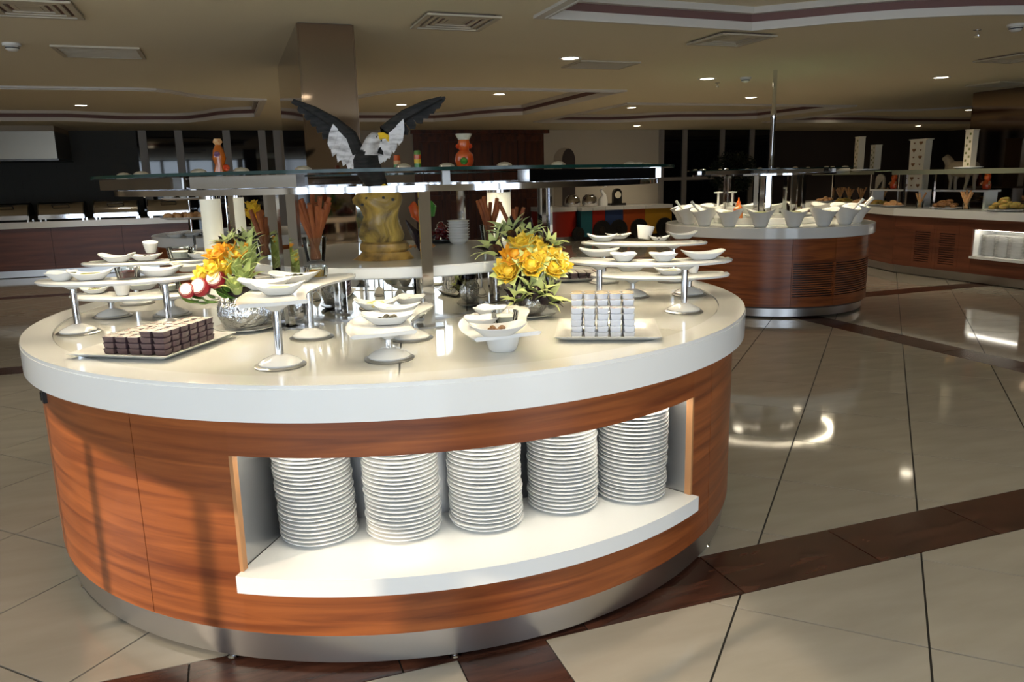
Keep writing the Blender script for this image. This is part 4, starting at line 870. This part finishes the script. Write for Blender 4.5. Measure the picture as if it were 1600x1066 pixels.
for px in (1122, 1144):
    q = on2(px, .1); b = thing('sauce_dispenser', 'white pump dispenser with a T shaped knob among the salad bowls', 'dispenser', q, 0, 'pump dispensers on the second counter')
    MB().lathe([(0, 0), (.06, 0), (.065, .02), (.065, .11), (0, .12)], 24).build('tub', 'porcelain', b); MB().lathe([(.012, .12), (.012, .26), (0, .26)], 12).build('pump_rod', 'porcelain', b); MB().lathe([(0, .255), (.045, .258), (.048, .27), (0, .275)], 20).build('pump_knob', 'porcelain', b)
for k, (px, dy) in enumerate(((1178, -.22), (1262, -.02), (1290, .3), (1100, .25))):
    q = on2(px, dy); b = tag(put(DM['big'], 'serving_dish', None, q, .4 * k, sc=1.1), 'white wavy dish of dark dressing on the riser of the second counter', 'dish', 'dressing dishes on the second counter'); put(food_mesh('olive', 'lumps'), 'food', b)
# ================================================================== LONG COUNTER along the right
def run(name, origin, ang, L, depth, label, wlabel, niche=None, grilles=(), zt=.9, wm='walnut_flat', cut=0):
    t = thing(name, label, 'counter', origin, ang)
    segs = []; x = 0
    stops = sorted([(niche[0], niche[1], 'n')] if niche else []) + [(g[0], g[1], 'g') for g in grilles]; stops.sort()
    for a, b, k in stops + [(L, L, 'e')]:
        if a > x + .02:
            n = max(1, round((a - x) / 1.0))
            for i in range(n): segs.append((x + (a - x) * i / n, x + (a - x) * (i + 1) / n, 'p'))
        if k != 'e': segs.append((a, b, k))
        x = b
    for a, b, k in segs:
        if k == 'n':
            z0, z1 = niche[2], niche[3]
            MB().box(a, b, 0, .02, .12, z0).box(a, b, 0, .02, z1, zt - .1).build('wood_panel', wm, t)
            MB().box(a, b, .34, .355, z0, z1).build('niche_back', 'solid_white', t); MB().box(a, b, -.03, .34, z0 - .03, z0).build('niche_shelf', 'solid_white', t)
            for q in (a, b - .012): MB().box(q, q + .012, .02, .34, z0, z1).build('niche_side', 'solid_white', t)
            MB().box(a, b, .02, .34, z1, z1 + .012).build('niche_top', 'solid_white', t); MB().box(a + .03, b - .03, .05, .08, z1 - .006, z1).build('niche_led', 'led_niche', t)
        elif k == 'g':
            o = MB().box(a, b, 0, .02, .12, .2).box(a, b, 0, .02, .62, zt - .1).box(a, a + .05, 0, .02, .2, .62).box(b - .05, b, 0, .02, .2, .62).build('wood_panel', wm, t); MB().box(a + .04, b - .04, .022, .026, .2, .62).build('grille_backing', 'black', o)
            for i in range(14): MB().box(a + .05, b - .05, .001, .018, .2 + .03 * i + .011, .2 + .03 * i + .03).build('slat', wm, o)
        else: MB().box(a + .002, b - .002, 0, .02, .12, zt - .1).build('wood_panel', wm, t)
    MB().box(0, L, .04, .05, .01, .12).build('plinth', 'steel', t)
    if niche: MB().box(0, niche[0], .06, depth, .02, zt - .1).box(niche[1], L, .06, depth, .02, zt - .1).box(niche[0], niche[1], .36, depth, .02, zt - .1).build('carcass', 'wall_dark', t)
    else: MB().prism([(0, .06), (L - .06 * cut, .06), (L - depth * cut, depth), (0, depth)], .02, zt - .1).build('carcass', 'wall_dark', t)
    w = thing('worktop', wlabel, 'worktop', origin, ang); MB().prism([(0, -.04), (L + .04 * cut, -.04), (L - depth * cut, depth), (0, depth)], zt - .1, zt).build('slab', 'solid_white', w)
    return t
UR, VC = 8.72, 8.5
def lx(px, py): return VC - PU(px, py, UR)[0]
nx0, nx1 = lx(1518, 385), lx(1607, 385); nz0, nz1 = PU(1560, 404, UR)[1], PU(1560, 361, UR)[1]
O1 = U(UR, VC); A1 = ANG - math.pi / 2
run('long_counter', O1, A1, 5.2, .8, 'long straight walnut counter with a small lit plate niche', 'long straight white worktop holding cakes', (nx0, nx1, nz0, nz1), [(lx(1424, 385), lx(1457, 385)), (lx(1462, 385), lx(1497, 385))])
A2 = A1 + math.radians(-17.5 + 180) ; e_ = Vector((math.cos(A2), math.sin(A2), 0))
O2 = O1 + Vector((math.cos(A1 - R_(17.5) + math.pi), math.sin(A1 - R_(17.5) + math.pi), 0)) * 3.6
run('angled_counter', O2, A1 - R_(17.5), 3.6, .8, 'angled walnut counter partly hidden behind the salad bowls', 'angled white worktop with platters of pastries', cut=math.tan(R_(17.5)))
def on1(px, py, z, y=.3):                            # on the long counter, y behind its front edge
    d = ray(px, py); u = UR + y; t = u / d.dot(E1); p = d * t; return Vector((p.x, p.y, z))
def onb(px, y=.3, z=.9):
    d = ray(px, 320); M = Matrix.Rotation(-(A1 - R_(17.5)), 3, 'Z'); o = M @ (Vector((0, 0, 0)) - O2); dd = M @ Vector((d.x, d.y, 0)); t = (y - o.y) / dd.y; p = d * t; return Vector((p.x, p.y, z))
for k, px in enumerate((1546, 1566, 1587)):
    q = on1(px, 400, 0, .19)
    for i in range(19): tag(put(pm, 'dinner_plate', None, (q.x, q.y, nz0 + .0005 + i * .0135), sc=(.8, .8, 1)), 'white plate stacked in the small niche of the long counter', 'plate', 'plates in the long counter niche')
# white step shelf and glass guard of the long counter
ss = thing('step_shelf', 'white step shelf on the long counter carrying a heart vase and a sheep figure', 'shelf', on1(1366, 300, .9005, .55), A1)
sl = (on1(1550, 300, 0, .55) - on1(1366, 300, 0, .55)).length
MB().box(0, sl, -.08, .16, .215, .24).build('board', 'solid_white', ss)
for x in (.02, sl * .45, sl - .06): MB().box(x, x + .03, -.07, .14, 0, .215).build('leg', 'solid_white', ss)
gs_ = thing('sneeze_guard', 'straight glass guard shelf on slim posts along the long counter', 'sneeze guard', on1(1412, 330, .9005, .40), A1)
for k, px in enumerate((1412, 1456, 1700)):
    dx = (on1(px, 330, 0, .40) - on1(1412, 330, 0, .40)).length; MB().box(dx - .018, dx + .018, -.018, .018, 0, .50).build('post', 'chrome', gs_)
MB().box(.1, 3.4, -.36, .04, .50, .512).build('glass_shelf', 'green_glass', gs_); MB().box(.1, 3.4, -.372, -.362, .455, .515).build('glass_fascia', 'glass_fascia', gs_)
g3 = thing('sneeze_guard', 'glass guard shelf behind the salad bowls carrying two patterned vases', 'sneeze guard', onb(1405, .4, .9005), A1 - R_(17.5))
gl_ = (onb(1405, .2) - onb(1318, .2)).length
MB().box(-gl_ - .6, -.15, -.33, .04, .50, .512).build('glass_shelf', 'green_glass', g3); MB().box(-gl_ - .6, -.15, -.342, -.332, .46, .514).build('glass_fascia', 'glass_fascia', g3)
for x in (-gl_ - .5, -gl_ * .5, -.03): MB().box(x - .018, x + .018, -.018, .018, 0, .5).build('post', 'chrome', g3)
def pvase(loc, w, d, h, label, mt='cream_glaze', hearts=0, ang=A1):
    t = thing('tall_vase', label, 'vase', loc, ang); a, b = w / 2, d / 2
    MB().loft([[(-a * k, -b, z), (a * k, -b, z), (a * k, b, z), (-a * k, b, z)] for k, z in ((.86, 0), (.9, .01), (1, h * .96), (1.0, h * .97), (1.22, h * .985), (1.22, h))]).build('vase_body', mt, t)
    hm = None
    for r in range(hearts):
        for s in (-1, 1):
            big = (r + (s > 0)) % 2; rr = .030 if big else .015
            pts = [(rr * 1.1 * 16 * math.sin(q) ** 3 / 16, rr * (13 * math.cos(q) - 5 * math.cos(2 * q) - 2 * math.cos(3 * q) - math.cos(4 * q)) / 16) for q in [2 * math.pi * j / 14 for j in range(14)]]
            MB().loft([[(x, y, z) for x, z in pts] for y in (-.003, .001)]).build('heart', 'brown_food', t, (s * a * .42, -b, h * (.08 + .84 * r / max(1, hearts - 1))))
    if not hearts:
        for r in range(9): MB().box(-.012, .012, -.002, .001, -.014, .014).build('leaf_motif', 'herb', t, (a * .4 * (-1) ** r, -b, h * (.08 + .1 * r)))
    return t
pvase(on1(1433, 300, 1.141, .55), .27, .12, .70, 'tall cream vase with rows of brown hearts on the step shelf', hearts=7)
def pz(px, py, loc): return PD(px, py, loc).z
q = onb(1352, .24, 1.413); pl1 = tag(MB().lathe([(0, 0), (.17, 0), (.22, .02), (.22, .03), (0, .02)], 28).build('platter', 'porcelain', None, (q.x - .05, q.y, 1.4126)), 'flat white platter under the two patterned vases on the glass shelf', 'platter')
pvase(q + Vector((-.12, .06, .0215)), .13, .1, .5, 'slim cream vase with a red side beside a shorter patterned vase', 'cream_glaze', 0, A1 - R_(17.5)); pvase(q + Vector((.1, -.02, .0215)), .15, .1, .37, 'shorter patterned cream vase next to the slim red sided one', 'cream_glaze', 0, A1 - R_(17.5))
q = on1(1513, 262, 1.413, .22); tag(MB().lathe([(0, 0), (.12, 0), (.17, .02), (.17, .03), (0, .02)], 28).build('platter', 'porcelain', None, (q.x, q.y, 1.4126)), 'flat white platter under the lone narrow vase on the glass shelf', 'platter')
pvase(q + Vector((.02, .02, .0215)), .11, .1, .47, 'lone narrow cream vase with a leaf pattern above the sheep figure')
# sheep figure
q = on1(1502, 300, 1.141, .55); s_ = thing('sheep_figure', 'beige standing sheep figure on the step shelf', 'figurine', q, A1)
rings = []
for x, r, z in ((-.27, .03, .29), (-.25, .07, .29), (-.15, .10, .28), (0, .105, .27), (.13, .10, .28), (.2, .07, .29), (.23, .02, .3)): rings.append([(x, r * .8 * math.cos(t * math.pi / 6), z + r * math.sin(t * math.pi / 6)) for t in range(12)])
sb = MB().loft(rings)
sb.tube([(-.2, 0, .32), (-.24, 0, .38), (-.28, 0, .42), (-.33, 0, .41)], [.07, .06, .055, .025], 10)
for x, dx in ((-.17, -.02), (-.12, .02), (.1, -.06), (.17, .02)): sb.tube([(x, .03 if dx > 0 else -.03, .22), (x + dx * .5, 0, .11), (x + dx, 0, 0)], [.04, .022, .02], 8)
sb.build('sheep_body', 'stone', s_, ang=60)
for sx in (-.02, .02): MB().tube([(-.27, sx, .45), (-.26, sx * 3, .44)], [.012, .004], 6).build('ear', 'stone', s_)
def bear(q, label):
    t = thing('bear_figure', label, 'figurine', q, A1)
    MB().lathe([(0, 0), (.045, .01), (.055, .06), (.045, .11), (.03, .125), (.042, .15), (.042, .18), (.02, .205), (0, .207)], 16).build('bear_body', 'red_glaze', t, ang=60)
    for s in (-1, 1): MB().lathe([(0, -.014), (.014, 0), (0, .014)], 10).build('ear', 'red_glaze', t, (s * .034, 0, .2)); MB().tube([(s * .045, -.01, .1), (s * .06, -.04, .07)], [.016, .012], 7).build('paw', 'orange_food', t)
bear(on1(1396, 298, .9005 + .24, .64), 'small red bear figure beside the heart vase'); bear(on1(1541, 298, .9005 + .24, .62), 'small red bear figure behind the sheep')
q = onb(1373, .66, .9005); ar = thing('arched_ornament', 'white arched ornament with a dark bird shape next to the guard shelf', 'ornament', q + Vector((0, 0, 0)), A1)
MB().loft([[(x, y, z) for x, z in [(-.09, 0), (.09, 0)] + [(.09 * math.cos(a * math.pi / 8), .36 + .1 * math.sin(a * math.pi / 8)) for a in range(9)]] for y in (-.015, .015)]).build('arch', 'cream_glaze', ar); MB().loft([[(x, y, z) for x, z in ((-.05, .22), (.04, .24), (.06, .36), (.02, .32))] for y in (-.018, -.014)]).build('bird', 'black', ar)
# cakes, pastries, bread sticks
def heap(q, r, h, m, label, cat, pieces=0, ang=0, plate=True):
    t = thing('food_platter', label, cat, q, ang); rn = random.Random(int(q.x * 1000))
    if plate: MB().lathe([(0, 0), (r * .7, 0), (r * 1.15, .02), (r * 1.15, .026), (0, .012)], 28).build('plate', 'porcelain', t)
    mm = bumpy(.05, 0, 0, 1, .25).mesh('piece', m, 60)
    for i in range(pieces):
        a, d = rn.uniform(0, 6.28), r * math.sqrt(rn.uniform(0, .85)); put(mm, 'piece', t, (d * math.cos(a), d * math.sin(a) * .7, .03 + h * (1 - d / r) * rn.uniform(.4, 1)), rn.uniform(0, 3), sc=(rn.uniform(.7, 1.1), rn.uniform(.6, 1), .6))
    return t
heap(on1(1478, 322, .9005, .17), .17, .10, 'brown_food', 'dark brown sliced cake on a long white plate', 'cake', 16)
heap(on1(1572, 322, .9005, .17), .2, .16, 'mixed_food', 'tall brown and yellow cake heap at the far end of the long counter', 'cake', 26)
for k, px in enumerate((1290, 1318, 1345, 1372, 1395)): heap(onb(px, .16 if k % 2 else .13, .9005), .13, .05, ('orange_food', 'mixed_food')[k % 2], 'platter of golden pastries on the angled worktop', 'pastries', 12)
for o in [o for o in COL.objects if o.get('label') == 'platter of golden pastries on the angled worktop']: o['group'] = 'pastry platters on the angled worktop'
def bsticks(q, n, h, label, grp=None):
    t = thing('bread_stick_glass', label, 'bread sticks', q, 0, grp); rn = random.Random(int(q.x * 997))
    MB().lathe([(.04, 0), (.05, .09), (.047, .09), (.038, .006)], 16, cap=False).build('glass', 'crystal', t)
    for i in range(n):
        a = 6.28 * i / n; MB().tube([(.02 * math.cos(a + 3), .02 * math.sin(a + 3), .01), (.075 * math.cos(a), .05 * math.sin(a), h * rn.uniform(.8, 1))], .013, 7).build('bread_stick', 'orange_food', t)
bsticks(on1(1437, 322, .9005, .25), 3, .24, 'glass with a single leaning bunch of bread sticks under the heart vase'); bsticks(on1(1509, 324, .9005, .2), 5, .26, 'glass of bread sticks between the two cakes')
for px in (1312, 1326, 1345, 1378): bsticks(onb(px, .55, .9005), 6, .25, 'glass of bread sticks among the pastry platters', 'bread stick glasses on the angled worktop')
# ================================================================== THIRD ROUND COUNTER behind on the left
C3 = (-3.0, 8.95)
round_counter(C3, 'round walnut counter half hidden behind the frosted dispensers', 'round white worktop carrying a three tier food stand', 1.0, [-60, 30, 120, 210, 300])
d_ = ray(291, 375); q = Vector((d_.x / d_.y * 8.35, 8.35, .9005))
ts = thing('tiered_stand', 'three tier stand of cups and finger food on the rear round counter', 'tiered stand', q + Vector((.05, .05, 0)))
MB().lathe([(.1, 0), (.1, .01), (.012, .02), (.012, .62), (0, .63)], 16).build('column', 'chrome', ts)
for r, z, m in ((.30, .18, 'orange_food'), (.28, .38, None), (.27, .52, None)):
    tr_ = MB().lathe([(0, z), (r * .8, z), (r, z + .018), (r, z + .024), (0, z + .012)], 36).build('tier_plate', 'porcelain', ts)
    if m:
        mm = bumpy(.035, 0, 0, 2, .2).mesh('canape', m, 60); rn = random.Random(4)
        for i in range(26): a = 6.28 * i / 26; rr = r * (.78 if i % 2 else .5); put(mm, 'canape', tr_, (rr * math.cos(a), rr * math.sin(a), z + .035))
    else:
        for i in range(9): a = 6.28 * i / 9; put(DM['cup'] if i % 2 == 0 else DM['small'], 'cup', tr_, (r * .74 * math.cos(a), r * .74 * math.sin(a), z + .02), sc=1.1)
for k, px in enumerate((275, 300, 330)):
    d_ = ray(px, 375); tag(put(DM['big'], 'serving_dish', None, (d_.x / d_.y * (8.2 + .1 * k), 8.2 + .1 * k, .9005), .5 * k, sc=1.2), 'large white dish on the rear round counter by the tiered stand', 'dish', 'dishes on the rear round counter')
# ================================================================== KITCHEN LINE at the back left
VK = 14.6
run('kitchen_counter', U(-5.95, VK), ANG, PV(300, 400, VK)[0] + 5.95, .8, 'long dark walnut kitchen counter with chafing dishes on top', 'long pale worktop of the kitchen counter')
def chafing(px, w, label, grp):
    u = PV(px, 335, VK + .35)[0]; t = thing('chafing_dish', label, 'chafing dish', U(u, VK + .38, .9005), ANG, grp); a = w / 2
    MB().box(-a, a, -.22, .22, .03, .10).build('water_pan', 'chrome', t)
    for x in (-a + .03, a - .03):
        for y in (-.18, .18): MB().box(x - .012, x + .012, y - .012, y + .012, 0, .03).build('leg', 'chrome', t)
    lid = MB().loft([[(x, .22 * math.cos(q * math.pi / 10), .10 + .2 * math.sin(q * math.pi / 10)) for q in range(11)] for x in (-a, a)], cap=True).build('roll_top_lid', 'beam_steel', t)
    MB().tube([(-.12, -.16, .23), (-.12, -.21, .26), (.12, -.21, .26), (.12, -.16, .23)], .01, 7).build('handle', 'black', lid)
    for x in (-a, a - .015): MB().loft([[(x + dx, .235 * math.cos(q * math.pi / 10), .09 + .215 * math.sin(q * math.pi / 10)) for q in range(11)] for dx in (0, .015)]).build('end_frame', 'dark_steel', t)
for px in (12, 99, 184, 266): chafing(px, .68, 'chrome roll top chafing dish on the kitchen counter', 'chafing dishes on the kitchen counter')
uh0, zh0 = PV(-90, 250, 15.6); uh1, zh1 = PV(84, 205, 15.6)
ho = thing('extractor_hood', 'stainless steel extractor hood hanging over the kitchen counter', 'extractor hood', U((uh0 + uh1) / 2, 16.2, zh0), ANG); a = (uh1 - uh0) / 2
MB().loft([[(-a, -.6, 0), (a, -.6, 0), (a, .75, 0), (-a, .75, 0)], [(-a, -.6, zh1 - zh0), (a, -.6, zh1 - zh0), (a, .75, zh1 - zh0), (-a, .75, zh1 - zh0)]]).build('hood_shell', 'hood_steel', ho)
MB().box(-a - .02, a + .02, -.62, .76, -.03, 0).build('rim', 'dark_steel', ho); MB().box(-a, a, -.58, .75, zh1 - zh0, ZC + .1 - zh0).build('hood_bulkhead', 'wall_beige', ho)
# ================================================================== CHILDREN'S TRAIN COUNTER along the white wall
def wheel(t, x, z, r):
    w = MB().loft([[(x + r * math.cos(q * math.pi / 12), y, z + r * math.sin(q * math.pi / 12)) for q in range(24)] for y in (-.05, -.005)]).build('wheel', 'black', t)
    MB().loft([[(x + r * .35 * math.cos(q * math.pi / 8), y, z + r * .35 * math.sin(q * math.pi / 8)) for q in range(16)] for y in (-.06, -.05)]).build('hub', 'dark_steel', w)
cols = [('red_paint', 'red'), ('teal_paint', 'teal'), ('red_paint', 'red'), ('blue_paint', 'blue'), ('orange_paint', 'orange'), ('yellow_paint', 'yellow')]
edges = [852, 908, 926, 946, 974, 1008, 1050]; VT = 16.1
ord_ = ['first', 'second', 'third', 'fourth', 'fifth', 'sixth']
for i, (m, cn) in enumerate(cols):
    u0, u1 = PV(edges[i], 340, VT)[0], PV(edges[i + 1], 340, VT)[0]; w = u1 - u0
    t = thing('train_counter', ('%s engine shaped counter with a rounded end, leading the painted train' % cn) if i == 0 else '%s wagon, %s in the painted train counter' % (cn, ord_[i]), 'counter', U(u0, VT), ANG)
    if i == 0:
        pts = [(w * .5 - w * .5 * math.cos(q * math.pi / 12), .3 - .3 * math.sin(q * math.pi / 12)) for q in range(13)] + [(w, .85), (0, .85)]
        MB().prism(pts, .1, .66).build('body', m, t); MB().prism([(x * 1.0, y - .01) for x, y in pts], .0, .1).build('plinth', 'steel', t); MB().prism([((x - w / 2) * 1.03 + w / 2, y * 1.02 - .02) for x, y in pts], .66, .76).build('top', 'solid_white', t)
        wheel(t, w * .9, .16, .15)
    else:
        MB().box(0, w - .01, 0, .85, .08, .66).build('body', m, t); MB().box(0, w - .01, -.03, .85, .66, .74).build('top', 'solid_white', t); MB().box(0, w - .01, .04, .85, 0, .08).build('plinth', 'dark_steel', t)
        if i != 1: wheel(t, w * .7, .22, .22)
for px in (895, 922):
    u = PV(px, 318, VT + .4)[0]; t = thing('chafing_dish', 'round lidded chrome chafing dish on the train counter', 'chafing dish', U(u, VT + .42, .7605), ANG, 'chafing dishes on the train counter')
    MB().lathe([(0, 0), (.17, 0), (.18, .04), (.18, .09)], 28).build('pan', 'chrome', t); MB().lathe([(.18, .09), (.165, .18), (.1, .25), (0, .27)], 28).build('lid', 'beam_steel', t); MB().tube([(-.06, -.1, .22), (0, -.15, .24), (.06, -.1, .22)], .012, 7).build('handle', 'dark_steel', t)
u = PV(945, 318, VT + .4)[0]; t = thing('swan_figure', 'white slender bird figure on the train counter', 'figurine', U(u, VT + .5, .7405), ANG)
MB().tube([(0, 0, 0), (0, 0, .12), (.03, 0, .25), (-.05, 0, .36), (.06, 0, .45), (.1, 0, .43)], [.11, .12, .05, .035, .03, .008], 10).build('bird_body', 'porcelain', t, ang=60); MB().lathe([(.1, 0), (.1, .015), (.05, .02)], 16).build('foot', 'porcelain', t)
u = PV(967, 318, VT + .4)[0]; t = thing('table_clock', 'small dark arched clock on the train counter', 'clock', U(u, VT + .5, .7405), ANG)
MB().box(-.2, .2, -.08, .08, 0, .05).build('base', 'dark_steel', t); MB().loft([[(x, y, z) for x, z in [(-.11, .05), (.11, .05)] + [(.11 * math.cos(q * math.pi / 8), .26 + .13 * math.sin(q * math.pi / 8)) for q in range(9)]] for y in (-.05, .05)]).build('case', 'dark_steel', t); MB().loft([[(.08 * math.cos(q * math.pi / 10), y, .24 + .08 * math.sin(q * math.pi / 10)) for q in range(20)] for y in (-.056, -.05)]).build('dial', 'cream_glaze', t)
# dark indoor tree before the right hand windows
u = PV(1145, 300, 15.6)[0]; t = thing('indoor_tree', 'dark leafy indoor tree in front of the far windows', 'tree', U(u, 15.6, 0), ANG); rn = random.Random(9)
MB().lathe([(.22, 0), (.3, .45), (.27, .45), (.2, .05)], 20).build('planter', 'dark_steel', t); MB().tube([(0, 0, .1), (.03, 0, .8), (0, 0, 1.4)], [.05, .04, .02], 8).build('trunk', 'door_wood', t)
fb = MB()
for i in range(1500):
    a, f, rr = rn.uniform(0, 6.28), rn.uniform(-1, 1), rn.uniform(.4, 1) ** .5; c = Vector((.62 * rr * math.cos(a) * math.sqrt(1 - f * f), .5 * rr * math.sin(a) * math.sqrt(1 - f * f), 1.42 + .5 * rr * f)); d1 = Vector((rn.uniform(-1, 1), rn.uniform(-1, 1), rn.uniform(-1, 1))).normalized() * .05; d2 = d1.orthogonal().normalized() * .022
    fb.add([c - d1, c + d2, c + d1, c - d2], [(0, 1, 2, 3)])
fo = fb.build('foliage', 'leaf_dark', t); fo['kind'] = 'stuff'
